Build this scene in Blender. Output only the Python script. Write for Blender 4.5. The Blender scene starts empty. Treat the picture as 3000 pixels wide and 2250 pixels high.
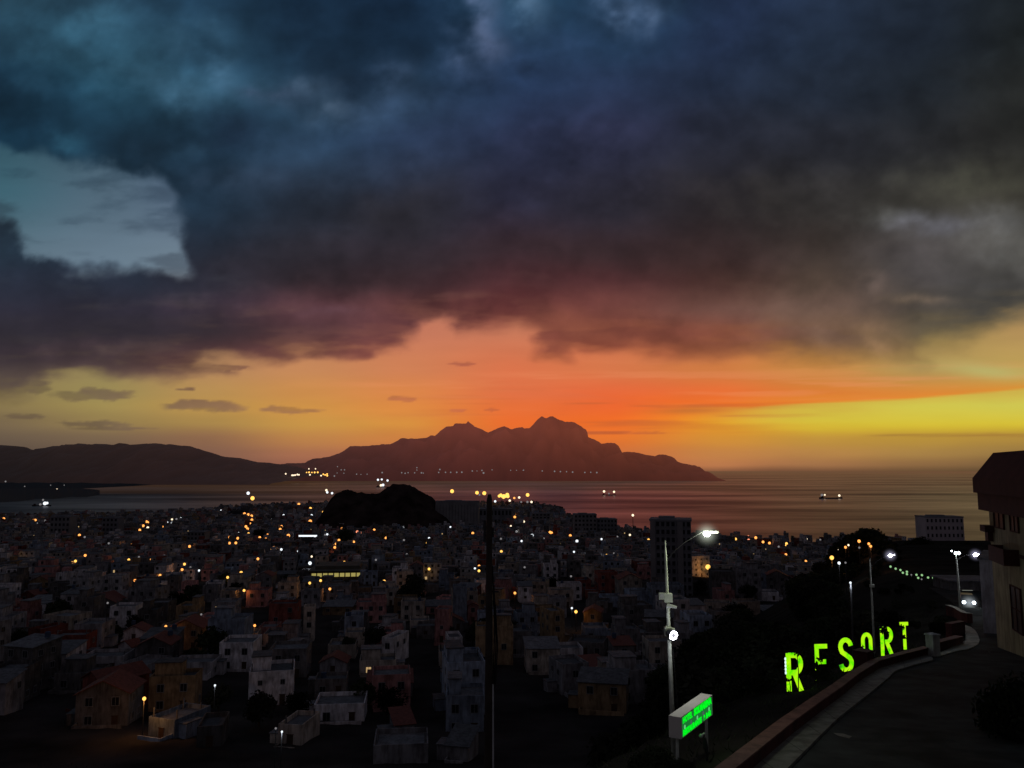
import bpy, math, random
import numpy as np
from mathutils import Vector, Matrix
random.seed(11)
C = bpy.context.scene.collection
sin, cos, pi = math.sin, math.cos, math.pi
F = 2310.0
PITCH = math.atan(253/2310)
H = 90.0
def pt(px, py, Y):
    """world point whose distance ahead is Y, seen at photo pixel (px, py)"""
    a = (px-1500)/F; b = (1125-py)/F
    dy = cos(PITCH)-b*sin(PITCH); dz = sin(PITCH)+b*cos(PITCH)
    return Vector((a/dy*Y, Y, H+dz/dy*Y))
def px_of(x, y, z):
    z = z-H
    d = y*cos(PITCH)+z*sin(PITCH)
    if d < 1: return (-9999, 9999)
    return (1500+F*x/d, 1125-F*(-y*sin(PITCH)+z*cos(PITCH))/d)
def interp(t, x):
    if x <= t[0][0]: return t[0][1]
    for (a, b), (c, d) in zip(t, t[1:]):
        if x <= c: return b+(d-b)*(x-a)/(c-a)
    return t[-1][1]
def lin(c):
    return tuple((v/12.92 if v <= .04045 else ((v+.055)/1.055)**2.4) for v in [k/255 for k in c])

# ------------------------------------------------------------------ materials
MATS = {}
def principled(name, col, rough=.85, noise=.25, scale=1.2, metal=0, emit=None, es=0, spec=.3, bump=0.0, coord='Object', rnd=0.0):
    m = bpy.data.materials.new(name); m.use_nodes = True; MATS[name] = m
    nt = m.node_tree; N = nt.nodes; L = nt.links
    b = N['Principled BSDF']; b.inputs['Roughness'].default_value = rough
    b.inputs['Metallic'].default_value = metal
    b.inputs['Specular IOR Level'].default_value = spec
    tc = N.new('ShaderNodeTexCoord'); nz = N.new('ShaderNodeTexNoise')
    nz.inputs['Scale'].default_value = scale; nz.inputs['Detail'].default_value = 6
    L.new(tc.outputs[coord], nz.inputs['Vector'])
    r = N.new('ShaderNodeValToRGB')
    r.color_ramp.elements[0].position = .3; r.color_ramp.elements[1].position = .7
    r.color_ramp.elements[0].color = tuple(c*(1-noise) for c in col)+(1,)
    r.color_ramp.elements[1].color = tuple(min(1, c*(1+noise*.6)) for c in col)+(1,)
    L.new(nz.outputs['Fac'], r.inputs['Fac'])
    last = r.outputs['Color']
    if name.startswith('wall_') or name in ('asphalt', 'pavement', 'resort_wall', 'roof_concrete', 'pillar_white', 'apron'):  # streaks and patches of dirt
        mp = N.new('ShaderNodeMapping'); mp.inputs['Scale'].default_value = (1.6, 1.6, .35) if name != 'asphalt' else (.25, .25, .25)
        ns = N.new('ShaderNodeTexNoise'); ns.inputs['Scale'].default_value = 1.0; ns.inputs['Detail'].default_value = 8; ns.inputs['Roughness'].default_value = .65
        L.new(tc.outputs[coord], mp.inputs[0]); L.new(mp.outputs[0], ns.inputs['Vector'])
        rr = N.new('ShaderNodeValToRGB'); rr.color_ramp.elements[0].position = .38; rr.color_ramp.elements[0].color = (.42, .38, .36, 1); rr.color_ramp.elements[1].position = .56; rr.color_ramp.elements[1].color = (1, 1, 1, 1)
        L.new(ns.outputs['Fac'], rr.inputs['Fac']); mm = N.new('ShaderNodeMix'); mm.data_type = 'RGBA'; mm.blend_type = 'MULTIPLY'; mm.inputs[0].default_value = .75
        L.new(last, mm.inputs[6]); L.new(rr.outputs['Color'], mm.inputs[7]); last = mm.outputs[2]
    if rnd:
        oi = N.new('ShaderNodeObjectInfo'); hs = N.new('ShaderNodeHueSaturation')
        mr = N.new('ShaderNodeMapRange'); mr.inputs['To Min'].default_value = 1-rnd; mr.inputs['To Max'].default_value = 1+rnd
        L.new(oi.outputs['Random'], mr.inputs['Value']); L.new(mr.outputs['Result'], hs.inputs['Value'])
        L.new(last, hs.inputs['Color']); last = hs.outputs['Color']
    L.new(last, b.inputs['Base Color'])
    if bump:
        bp = N.new('ShaderNodeBump'); bp.inputs['Strength'].default_value = bump
        n2 = N.new('ShaderNodeTexNoise'); n2.inputs['Scale'].default_value = scale*6; L.new(tc.outputs[coord], n2.inputs['Vector'])
        L.new(n2.outputs['Fac'], bp.inputs['Height']); L.new(bp.outputs['Normal'], b.inputs['Normal'])
    if emit:
        b.inputs['Emission Color'].default_value = tuple(emit)+(1,); b.inputs['Emission Strength'].default_value = es
    return m
def emitter(name, col, s, sample=True):
    m = bpy.data.materials.new(name); m.use_nodes = True; MATS[name] = m
    N = m.node_tree.nodes; N.clear()
    e = N.new('ShaderNodeEmission'); e.inputs[0].default_value = tuple(col)+(1,); e.inputs[1].default_value = s
    o = N.new('ShaderNodeOutputMaterial'); m.node_tree.links.new(e.outputs[0], o.inputs[0])
    m.cycles.emission_sampling = 'FRONT' if sample else 'NONE'
    return m
WALLS = [('white', (.64, .61, .64)), ('cream', (.45, .39, .34)), ('grey', (.29, .28, .30)), ('pink', (.50, .25, .24)),
         ('ochre', (.32, .22, .13)), ('blue grey', (.28, .33, .42)), ('bare concrete', (.16, .15, .15)), ('dark red', (.24, .075, .06))]
for n, c in WALLS: principled('wall_'+n.replace(' ', '_'), c, noise=.45, scale=.45, rnd=.35, spec=.05, rough=1)
principled('roof_concrete', (.13, .13, .14), noise=.4, scale=.6, rnd=.4)
principled('roof_tile', (.16, .05, .035), noise=.4, scale=2)
principled('window_dark', (.012, .013, .017), rough=.35, noise=.2)
principled('frame_grey', (.22, .22, .23), noise=.2)
principled('door_brown', (.07, .04, .025), noise=.3)
principled('tank_blue', (.05, .07, .12), noise=.2)
principled('hill_soil', (.030, .028, .023), noise=.5, scale=.15, coord='Object', spec=0, rough=1)
principled('town_ground', (.040, .035, .034), noise=.6, scale=.08, spec=0, rough=1)
principled('asphalt', (.040, .046, .044), noise=.35, scale=.8, bump=.3, rough=1, spec=.05)
principled('pavement', (.16, .165, .14), noise=.3, scale=1.5, bump=.2)
principled('apron', (.30, .31, .24), noise=.25, scale=1.2, bump=.2)
principled('wall_red_paint', (.085, .022, .02), noise=.4, scale=1.0, bump=.2)
principled('wall_cap_pink', (.17, .085, .07), noise=.3, scale=1.2, bump=.15)
principled('pillar_white', (.5, .52, .5), noise=.2, scale=2)
principled('pole_paint', (.62, .66, .56), noise=.35, scale=2.5, rough=.6)
principled('metal_grey', (.5, .5, .5), noise=.3, scale=3, rough=.6)
principled('metal_dark', (.05, .05, .055), noise=.3, scale=3, metal=.3, rough=.5)
principled('wood_pole', (.05, .035, .028), noise=.5, scale=3, bump=.4)
principled('cable_black', (.012, .012, .012), noise=.2)
principled('resort_wall', (.29, .245, .14), noise=.3, scale=.5)
principled('resort_trim', (.06, .02, .018), noise=.3, scale=1)
principled('leaf_dark', (.038, .046, .026), noise=.5, scale=1.5, rnd=.3, spec=.02)
principled('leaf_far', (.030, .030, .022), noise=.5, scale=.4, rnd=.3, spec=0)
principled('bark', (.05, .035, .025), noise=.4)
principled('sign_frame', (.80, .76, .68), noise=.1)
principled('car_paint', (.05, .06, .08), rough=.3, noise=.05, spec=.5)
principled('tyre', (.015, .015, .015), noise=.1)
principled('ship_hull', (.035, .018, .018), noise=.2, scale=.1)
principled('ship_white', (.3, .22, .2), noise=.2, scale=.1)
principled('tower_grey', (.20, .19, .20), noise=.3, scale=.1)
principled('tower_dark', (.17, .17, .19), noise=.3, scale=.1)
principled('tower_hotel', (.42, .36, .38), noise=.2, scale=.1)
principled('hall_roof', (.10, .09, .07), noise=.3, scale=.2)
emitter('lamp_amber', (1, .36, .08), 1.9); emitter('lamp_yellow', (1, .50, .10), 1.9)
emitter('lamp_red', (1, .30, .16), 1.7); emitter('lamp_white', (.86, .93, 1), 1.35)
emitter('lamp_dim', (.7, .66, .68), .28); emitter('lamp_warm', (1, .80, .55), 1.6)
emitter('lamp_amber_dim', (1, .55, .3), .7)
emitter('lamp_bright', (.95, 1, .93), 40); emitter('lamp_violet', (.82, .80, 1), 26)
emitter('led_white', (.92, .93, 1), 14); emitter('headlight', (.85, .95, 1), 12)
emitter('window_lit', (1, .66, .30), .45); emitter('window_white', (.8, .82, .7), .22)
emitter('window_yellow', (.9, .75, .22), .38)
emitter('garden_green', (.15, .9, .10), 1.2); emitter('garden_pale', (.40, .75, .34), .8)

# ------------------------------------------------------------------ mesh builder
class MB:
    def __init__(s): s.v = []; s.f = []; s.mi = []
    def quad(s, pts, mi=0):
        b = len(s.v); s.v += [tuple(p) for p in pts]; s.f.append(tuple(range(b, b+len(pts)))); s.mi.append(mi)
    def box(s, x0, x1, y0, y1, z0, z1, mi=0, M=None):
        p = [Vector(q) for q in ((x0,y0,z0),(x1,y0,z0),(x1,y1,z0),(x0,y1,z0),(x0,y0,z1),(x1,y0,z1),(x1,y1,z1),(x0,y1,z1))]
        if M: p = [M @ q for q in p]
        b = len(s.v); s.v += [tuple(q) for q in p]
        for f in ((3,2,1,0),(4,5,6,7),(0,1,5,4),(1,2,6,5),(2,3,7,6),(3,0,4,7)):
            s.f.append(tuple(b+i for i in f)); s.mi.append(mi)
    def tube(s, pts, rads, n=8, mi=0, caps=True):
        pts = [Vector(p) for p in pts]
        if not hasattr(rads, '__len__'): rads = [rads]*len(pts)
        rings = []
        for i, p in enumerate(pts):
            d = (pts[min(i+1, len(pts)-1)]-pts[max(i-1, 0)]).normalized()
            u = d.orthogonal().normalized() if abs(d.z) < .9 else Vector((1,0,0)).cross(d).normalized()
            w = d.cross(u)
            b = len(s.v); rings.append(b)
            for k in range(n):
                a = 2*pi*k/n; s.v.append(tuple(p+rads[i]*(u*cos(a)+w*sin(a))))
        for a, b in zip(rings, rings[1:]):
            for k in range(n):
                s.f.append((a+k, a+(k+1)%n, b+(k+1)%n, b+k)); s.mi.append(mi)
        if caps:
            s.f.append(tuple(rings[0]+k for k in reversed(range(n)))); s.mi.append(mi)
            s.f.append(tuple(rings[-1]+k for k in range(n))); s.mi.append(mi)
    def sphere(s, c, r, n=8, m=6, mi=0, sz=1):
        c = Vector(c); b = len(s.v)
        for i in range(m+1):
            t = pi*i/m
            for k in range(n):
                a = 2*pi*k/n; s.v.append((c.x+r*sin(t)*cos(a), c.y+r*sin(t)*sin(a), c.z+r*sz*cos(t)))
        for i in range(m):
            for k in range(n):
                s.f.append((b+i*n+k, b+(i+1)*n+k, b+(i+1)*n+(k+1)%n, b+i*n+(k+1)%n)); s.mi.append(mi)
    def mesh(s, name, mats):
        me = bpy.data.meshes.new(name); me.from_pydata(s.v, [], s.f)
        for m in (mats if isinstance(mats, (list, tuple)) else [mats]):
            me.materials.append(MATS[m] if isinstance(m, str) else m)
        me.polygons.foreach_set('material_index', s.mi); me.update()
        return me
def link(name, me, parent=None, loc=None, rot=None, scale=None):
    o = bpy.data.objects.new(name, me); C.objects.link(o)
    if parent: o.parent = parent
    if loc is not None: o.location = loc
    if rot is not None: o.rotation_euler = rot
    if scale is not None: o.scale = scale if hasattr(scale, '__len__') else (scale,)*3
    return o
def obj(name, mb, mats, parent=None, **k): return link(name, mb.mesh(name, mats), parent, **k)
def smooth(o):
    o.data.polygons.foreach_set('use_smooth', [True]*len(o.data.polygons)); return o
def tag(o, label, cat, group=None):
    o['label'] = label; o['category'] = cat
    if group: o['group'] = group
    return o
def struct(o): o['kind'] = 'structure'; return o
def empty(name, loc, rz=0): return link(name, None, None, loc, (0, 0, rz))

# ------------------------------------------------------------------ terrain
def plane_z(Y): return H-(6.31+.115*Y) if Y < 95 else H-(17.235+.033*(Y-95))
def on_road(px, py):
    lo, hi = 2.0, 200.0
    for _ in range(60):
        m = (lo+hi)/2
        if pt(px, py, m).z > plane_z(m): lo = m
        else: hi = m
    return pt(px, py, (lo+hi)/2)
CD = [(-60,9),(0,12),(20,14),(45,22),(80,33),(115,40),(150,43.5),(200,46),(300,50),(450,56),(600,62),(800,71),(1000,80),(1200,86),(1500,88),(2300,88.4)]
CD2 = [(380,53.3),(450,61),(600,74),(800,85),(900,88),(1500,88.4)]
SH = [(-900,1500),(0,1480),(160,1500),(330,1560),(560,1650),(720,1900),(960,2030),(1250,2030),(1420,2080),(1560,2050),(1640,1700),(1680,1330),(1760,1180),(1830,1120),(2000,1060),(2200,1010),(2600,985),(3000,980),(3900,980)]
WALLPX = [(2250,2224),(2323,2159),(2397,2100),(2470,2044),(2514,2006),(2576,1964),(2632,1947),(2726,1921)]
WP = [on_road(*p) for p in WALLPX]
d0 = (WP[0]-WP[1]).normalized()
w_start = WP[0]+d0*9; w_start.z = plane_z(w_start.y)
WALL = [w_start]+WP
RL = [(-14,-15),(-3,8)]+[(p.x, p.y) for p in WALL]+[(41,71),(52,92),(60,110),(70,140),(95,190),(128,264)]
def road_side(x, y):
    """signed distance left of the road's outer edge"""
    best = 1e9; sg = 1
    for (ax, ay), (bx, by) in zip(RL, RL[1:]):
        dx, dy = bx-ax, by-ay; t = max(0, min(1, ((x-ax)*dx+(y-ay)*dy)/(dx*dx+dy*dy)))
        qx, qy = ax+t*dx, ay+t*dy; d = math.hypot(x-qx, y-qy)
        if d < best: best = d; sg = 1 if (dx*(y-ay)-dy*(x-ax)) > 0 else -1
    return best*sg
def city_z(x, Y):
    px = px_of(x, Y, H-50)[0] if Y > 30 else 1500
    z = H-interp(CD, Y); k2 = min(1, max(0, (px-1750)/350))
    if k2 > 0 and Y > 380: z = z*(1-k2)+k2*(H-interp(CD2, Y))
    s = interp(SH, px)
    z += 1.2*sin(x*.021+1)*cos(Y*.017)*min(1, max(0, (900-Y)/500))*min(1, max(0, Y-60)/60)
    k = (Y-s)/25
    if k > -1: z = min(z, 1.4-1.6*(k+1)) if k > 0 else z*(-k)+1.0*(1+k)
    return max(z, -6)
def hill_z(x, Y):
    if Y > 330: return -99
    s = road_side(x, Y)
    z = plane_z(Y)
    if s > 0: z -= .26*min(max(0, s-1), 6)+.60*max(0, s-7)
    if Y > 262: z -= (Y-262)*1.2
    return z
def ground(x, Y):
    a, b = city_z(x, Y), hill_z(x, Y)
    return max(a, b)
def place(px, py, h=0.0, y0=60, y1=2100):
    """first point along the view ray that lies h above the ground"""
    Y = y0; prev = y0
    while Y < y1:
        p = pt(px, py, Y)
        if p.z < ground(p.x, Y)+h:
            lo, hi = prev, Y
            for _ in range(25):
                m = (lo+hi)/2; q = pt(px, py, m)
                if q.z < ground(q.x, m)+h: hi = m
                else: lo = m
            return pt(px, py, hi)
        prev = Y; Y *= 1.01
    return None
# ------------------------------------------------------------------ sky dome (colours of the dusk sky by direction)
rs = np.random.RandomState(5)
TAB = rs.rand(6, 128, 128)
def vnoise(x, y, k=0):
    xi = np.floor(x).astype(int); yi = np.floor(y).astype(int); fx = x-xi; fy = y-yi
    fx = fx*fx*(3-2*fx); fy = fy*fy*(3-2*fy); t = TAB[k % 6]
    g = lambda a, b: t[a % 128, b % 128]
    return (g(xi, yi)*(1-fx)+g(xi+1, yi)*fx)*(1-fy)+(g(xi, yi+1)*(1-fx)+g(xi+1, yi+1)*fx)*fy
def fbm(x, y, o=5, k=0):
    s = 0; a = .5; t = 0
    for i in range(o):
        c, sn = cos(.7*i+.3), sin(.7*i+.3)
        s = s+a*vnoise((x*c-y*sn)*2**i+17.3*i, (x*sn+y*c)*2**i+9.1*i, k+i); t += a; a *= .5
    return s/t-.5
def grid(rows, xs, x, y):
    ys = np.array([r[0] for r in rows], float); xs = np.array(xs, float)
    V = np.array([r[1] for r in rows], float)
    x = np.clip(x, xs[0], xs[-1]-1e-3); y = np.clip(y, ys[0], ys[-1]-1e-3)
    i = np.searchsorted(xs, x, 'right')-1; j = np.searchsorted(ys, y, 'right')-1
    fx = (x-xs[i])/(xs[i+1]-xs[i]); fy = (y-ys[j])/(ys[j+1]-ys[j])
    fx = fx*fx*(3-2*fx)*.5+fx*.5; fy = fy*fy*(3-2*fy)*.5+fy*.5
    fx = fx[:, None]; fy = fy[:, None]
    return (V[j, i]*(1-fx)+V[j, i+1]*fx)*(1-fy)+(V[j+1, i]*(1-fx)+V[j+1, i+1]*fx)*fy
XS = list(range(0, 3001, 300))
CLEAR = [
(0,   [(45,85,110),(50,88,112),(60,92,118),(70,95,122),(78,98,126),(80,98,128),(80,100,130),(75,92,120),(65,80,100),(60,75,90),(55,68,80)]),
(420, [(54,86,100),(68,92,108),(78,98,122),(80,98,122),(80,98,122),(80,98,122),(80,98,122),(80,95,115),(80,90,105),(90,95,105),(90,95,100)]),
(560, [(62,98,112),(80,102,118),(86,102,124),(90,100,120),(90,98,118),(90,98,118),(90,98,118),(90,95,112),(90,92,100),(95,98,105),(95,98,100)]),
(780, [(96,116,130),(104,124,140),(114,132,146),(110,110,115),(120,95,95),(120,90,85),(120,90,80),(110,95,85),(110,98,88),(110,105,95),(105,100,85)]),
(960, [(130,115,90),(140,120,92),(160,122,95),(180,122,100),(196,120,94),(200,122,92),(203,118,85),(195,118,75),(170,125,75),(160,135,82),(175,140,88)]),
(1080,[(142,124,84),(150,132,88),(178,134,92),(198,136,90),(208,128,86),(218,116,76),(212,118,74),(208,124,68),(198,136,68),(178,150,90),(190,160,88)]),
(1150,[(140,122,80),(152,136,84),(182,142,84),(206,142,78),(220,134,74),(226,114,70),(230,108,64),(228,110,56),(216,128,58),(206,140,66),(196,150,72)]),
(1190,[(136,118,78),(158,138,82),(184,144,78),(206,146,72),(222,138,68),(230,112,58),(236,104,50),(232,118,44),(212,168,60),(208,196,76),(206,200,86)]),
(1240,[(120,102,76),(146,124,78),(168,134,76),(200,148,72),(216,144,64),(236,110,48),(240,110,40),(232,152,40),(216,184,44),(218,188,44),(216,186,40)]),
(1285,[(104,88,72),(120,99,76),(142,104,76),(186,128,74),(206,128,66),(222,112,52),(230,118,48),(210,142,56),(192,146,62),(184,144,60),(176,138,62)]),
(1330,[(90,76,66),(104,84,70),(130,94,76),(166,108,78),(190,112,72),(200,108,62),(205,112,60),(196,130,72),(180,130,72),(166,128,70),(150,118,66)]),
(1362,[(80,68,60),(95,76,66),(122,88,74),(150,95,76),(170,98,72),(180,98,66),(190,104,64),(186,120,76),(160,112,72),(140,104,66),(122,94,60)]),
(1385,[(60,52,48),(70,56,50),(90,64,58),(110,70,60),(120,72,60),(125,72,56),(130,76,56),(122,80,58),(110,76,54),(102,76,52),(92,72,48)])]
CLOUD = [
(0,   [(42,72,90),(40,68,88),(30,54,74),(24,45,66),(26,46,70),(34,64,88),(35,58,84),(34,47,72),(33,44,62),(30,38,50),(31,36,40)]),
(130, [(32,58,76),(38,68,86),(34,62,82),(24,44,62),(24,42,62),(34,56,82),(35,56,82),(34,46,70),(32,42,58),(29,36,47),(31,35,37)]),
(250, [(22,48,68),(38,76,98),(48,82,104),(44,70,92),(36,58,80),(34,50,76),(36,48,72),(34,44,64),(34,42,56),(32,38,46),(36,38,38)]),
(400, [(26,60,82),(28,52,70),(32,56,76),(40,60,82),(40,54,78),(38,46,70),(40,44,66),(38,42,56),(38,40,48),(40,41,44),(44,44,42)]),
(600, [(34,44,54),(34,52,68),(36,54,72),(40,48,62),(42,44,56),(44,44,62),(42,40,50),(44,40,44),(46,44,44),(56,54,50),(60,58,52)]),
(740, [(38,52,66),(38,50,64),(38,46,60),(44,42,50),(48,40,46),(54,40,46),(54,40,44),(56,42,42),(60,52,48),(74,70,70),(84,82,78)]),
(820, [(38,44,58),(40,46,60),(42,44,56),(48,40,46),(56,40,44),(70,42,46),(72,42,44),(72,48,44),(72,60,52),(74,70,70),(72,70,68)]),
(900, [(44,42,54),(46,42,54),(52,44,54),(84,54,60),(84,50,52),(92,48,48),(104,62,56),(104,72,64),(98,78,68),(78,72,66),(74,70,62)]),
(970, [(46,42,50),(48,42,50),(54,44,50),(84,56,60),(100,58,60),(118,62,56),(132,72,60),(124,72,58),(112,82,66),(94,84,66),(112,98,68)]),
(1040,[(54,46,52),(60,48,52),(84,56,56),(104,64,60),(130,72,64),(156,78,62),(164,84,62),(152,90,60),(136,98,64),(128,104,66),(150,122,76)]),
(1110,[(80,68,62),(90,72,66),(104,74,66),(140,86,70),(170,96,74),(180,96,72),(190,96,64),(176,100,60),(170,110,62),(150,115,70),(170,140,78)]),
(1200,[(110,92,72),(112,94,76),(120,92,78),(150,104,76),(180,104,72),(190,96,64),(200,96,56),(184,104,56),(190,140,60),(160,130,70),(170,140,70)]),
(1385,[(90,76,66),(100,80,66),(110,80,66),(130,90,70),(150,90,66),(170,90,60),(180,96,56),(170,110,60),(150,110,60),(140,110,60),(130,100,60)])]
GAP = [(-900,400),(0,430),(150,458),(330,490),(430,498),(462,540),(500,590),(530,640),(545,700),(560,760),(562,792),(470,790),(380,776),(300,768),(200,774),(105,782),(96,742),(60,700),(30,668),(0,655),(-200,640),(-900,640)]
LOW = [(-900,1160),(0,1155),(95,1150),(135,1105),(260,1092),(400,1108),(480,1112),(600,1100),(690,1084),(640,1068),(590,1056),(600,1046),(700,1052),(850,1042),(1000,1045),(1100,1040),(1180,1018),(1215,985),(1250,948),(1300,928),(1340,940),(1348,972),(1450,958),(1520,956),(1590,985),(1570,1052),(1640,1050),(1690,1018),(1850,1030),(2080,1050),(2280,1040),(2420,1046),(2600,1046),(2710,1052),(2700,1010),(2790,1000),(2850,985),(2930,945),(3000,922),(3900,900),(3900,-6000),(-900,-6000)]
def sdist(P, x, y):
    d = np.full(x.shape, 1e9); ins = np.zeros(x.shape, bool)
    for (ax, ay), (bx, by) in zip(P, P[1:]+P[:1]):
        dx, dy = bx-ax, by-ay
        t = np.clip(((x-ax)*dx+(y-ay)*dy)/(dx*dx+dy*dy), 0, 1)
        d = np.minimum(d, np.hypot(x-ax-t*dx, y-ay-t*dy))
        if ay != by:
            c = ((ay > y) != (by > y)) & (x < (bx-ax)*(y-ay)/(by-ay)+ax); ins ^= c
    return np.where(ins, d, -d)
def sstep(a, b, v):
    t = np.clip((v-a)/(b-a), 0, 1); return t*t*(3-2*t)
def mix(a, b, t): return a*(1-t[:, None])+np.array(b, float)*t[:, None]
LIGHTP = [(1410,95,62,95,(86,104,136),.8),(1440,150,35,40,(92,106,140),.6),(1565,35,45,60,(80,110,140),.7),(1805,45,52,55,(88,112,146),.85),(1890,50,26,45,(84,106,138),.8),(1935,20,30,40,(56,84,112),.6),
 (1170,235,55,45,(62,82,110),.7),(1210,300,100,40,(54,76,104),.5),(975,290,75,48,(68,86,106),.65),(652,195,36,60,(62,94,118),.6),(785,280,85,28,(68,84,110),.65),(390,215,110,60,(54,92,114),.6),(545,295,70,50,(62,98,122),.65),
 (460,250,120,50,(54,88,110),.5),(195,410,46,36,(44,84,104),.5),(250,120,230,90,(46,82,102),.5),(2700,652,90,22,(104,104,114),.75),(2790,668,90,22,(96,96,104),.6),(2950,690,90,50,(98,98,98),.55),(2620,640,110,25,(80,80,76),.5),
 (2575,832,30,24,(126,108,100),.6),(2715,880,70,12,(124,106,90),.6),(2400,880,230,60,(108,84,74),.4),(2540,960,110,40,(134,106,84),.45),(2590,1000,60,35,(160,124,88),.5),
 (970,915,80,14,(104,76,88),.4),(1000,900,220,60,(96,66,70),.35),(1300,900,160,40,(112,66,62),.35),(1640,960,260,50,(132,76,62),.4),(2880,530,200,60,(66,66,56),.5),(560,90,120,60,(48,76,96),.45),(300,60,90,50,(52,88,108),.5),(880,250,60,26,(64,84,106),.55),(1090,330,90,40,(56,76,102),.45),(800,420,90,40,(44,64,86),.4),(1500,190,90,60,(44,62,92),.45),(1650,150,80,40,(42,60,88),.4),(120,250,70,30,(34,62,80),.4),(560,430,60,26,(44,68,88),.4),(700,520,160,40,(48,60,78),.35),(1700,430,200,60,(48,50,72),.35),(2400,560,180,40,(56,54,54),.35),(620,880,140,26,(66,54,66),.4),(350,1020,200,22,(78,62,66),.4),(2250,610,140,60,(56,52,50),.4)]
DARKP = [(60,330,140,120,(20,37,51),.75),(370,420,150,62,(25,41,55),.75),(640,400,90,60,(30,42,62),.5),(920,90,260,150,(24,40,58),.6),(1050,220,160,60,(27,42,62),.6),(1150,600,190,75,(39,36,40),.6),(700,770,150,60,(44,38,44),.5),(2000,760,400,60,(54,40,40),.3),(2900,860,130,70,(62,62,62),.5),
 (2450,960,110,60,(100,78,68),.5),(2960,590,120,30,(56,52,48),.5),(2560,1090,130,25,(150,110,72),.4),(1600,1010,60,40,(146,84,70),.5),(300,950,300,60,(42,40,48),.5),(1550,880,300,40,(84,44,46),.4),(150,860,330,50,(38,42,54),.5),(420,640,40,160,(34,46,60),.5)]
SMALL = [(270,1158,125,17),(600,1189,125,17),(545,1192,60,10),(830,1199,60,11),(880,1203,70,6),(1182,1169,46,7),(280,1242,110,10),(330,1256,120,6),(75,1220,62,7),(1340,1202,26,5),(1440,1202,26,5),(545,1140,26,5),(60,1130,90,30),(1350,1066,46,5),(660,1076,70,9),(1780,1268,90,5),(1900,1268,60,4)]
def sky_rgb(px, py):
    n1 = fbm(px/330, py/230, 5, 0); n2 = fbm(px/330+31, py/230+7, 5, 2)
    lowk = sstep(1300, 500, py)
    wx = px+n1*(70+190*lowk); wy = py+n2*(30+130*lowk)
    col = grid(CLEAR, XS, px, py+n1*14)
    # yellow wedge with its sharp orange upper edge at the right
    ey = np.interp(px, [1500,1700,1850,2000,2200,2500,2800,3000,3400], [1128,1152,1168,1182,1189,1172,1155,1137,1100])+fbm(px/260, py/40, 3, 1)*8
    k = sstep(1750, 2300, px)
    yel = np.stack([208-0*px, 196+0*px, 78+0*px], 1)
    below = sstep(-3, 6, py-ey)*sstep(1275, 1225, py)*sstep(1950, 2300, px)
    col = col*(1-below[:, None]*.55)+yel*below[:, None]*.55
    band = np.exp(-np.clip(ey-py, 0, 999)/22)*sstep(7, -2, py-ey)*sstep(1550, 2000, px)
    bc = np.stack([np.interp(px, [1500,2100,2600,3000],[240,240,236,220]), np.interp(px,[1500,2100,2600,3000],[100,110,124,140]), np.interp(px,[1500,2100,3000],[62,38,48])], 1)
    col = col*(1-.75*band[:, None])+bc*.75*band[:, None]
    # thin dark and light streaks in the red part
    st = fbm(px/420, py/15, 4, 3)
    m = sstep(.04, .24, st)*np.exp(-((px-1800)/420)**2)*np.exp(-((py-1205)/55)**2)
    col = mix(col, (184,96,56), m*.75)
    m = np.exp(-((px-2030)/110)**2-((py-1203+.02*(px-2030))/9)**2); col = mix(col, (190,110,52), m*.7)
    m = sstep(.05, .25, fbm(px/500+9, py/18, 4, 4))*np.exp(-((py-1130)/60)**2); col = mix(col, (238,150,104), m*.35*sstep(800, 1400, px))
    m = sstep(2500, 2620, px)*np.exp(-((py-1275-fbm(px/150, py/50, 3)*10)/4)**2); col = mix(col, (160,118,56), m*.7)
    m = np.exp(-((px-2900)/130)**2-((py-1085-.08*(px-2900)-n1*30)/20)**2); col = mix(col, (186,182,112), m*.7)
    # low haze mottling
    col = col*(1+.05*fbm(px/200, py/30, 4, 5))[:, None]
    # cloud deck
    q1 = fbm(px/75, py/65, 5, 4); q2 = fbm(px/70+8, py/60+3, 5, 5)
    cl = grid(CLOUD, XS, px+n1*160*lowk, py+n2*90*lowk)
    for (cx, cy, rx, ry, c, s) in DARKP:
        cl = mix(cl, c, s*np.exp(-(((wx-cx)/rx)**2+((wy-cy)/ry)**2)**1.0))
    for (cx, cy, rx, ry, c, s) in LIGHTP:
        wk = min(1, (rx+ry)/140); e = ((px+(n1*150+q1*110)*wk-cx)/(rx*1.15))**2+((py+(n2*130+q2*90)*wk*(.45 if rx > 2*ry else 1)-cy)/(ry*1.15))**2
        cl = mix(cl, c, (s*np.exp(-e*1.1)*(1+2.0*q1)).clip(0, 1))
    rid = (.5-np.abs(fbm(px/210+n1, py/120+n2, 6, 0)))*2-.75; cl = cl*(1+.42*fbm(px/260+q1*.4, py/140+q2*.4, 6, 1)+.24*q1*(.35+lowk)+.18*rid*lowk)[:, None]
    fx = px+fbm(px/110, py/60, 6, 2)*110; fy = py+fbm(px/120+5, py/50, 6, 3)*64
    dl = sdist(LOW, fx, fy); dg = sdist(GAP, px+fbm(px/120, py/90, 6, 2)*90+q1*70, py+fbm(px/100+3, py/70, 6, 1)*70+q2*60)+q1*26
    und = np.exp(-np.clip(dl, 0, 999)/55)*sstep(-.06, .22, fbm(px/150+2, py/26, 5, 2)); brk = sstep(.10, .34, fbm(px/210+7, py/52, 6, 4))*sstep(620, 860, py)
    wash = np.clip(.62*und+.34*brk*np.exp(-np.clip(dl, 0, 999)/230), 0, .8)[:, None]; cl = cl*(1-wash)+(col*.80)*wash
    soft = 12+40*(fbm(px/220, py/120, 3, 5)+.5)+14*sstep(1700, 2300, px)
    m = sstep(-1, 1, dl/soft)
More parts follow.
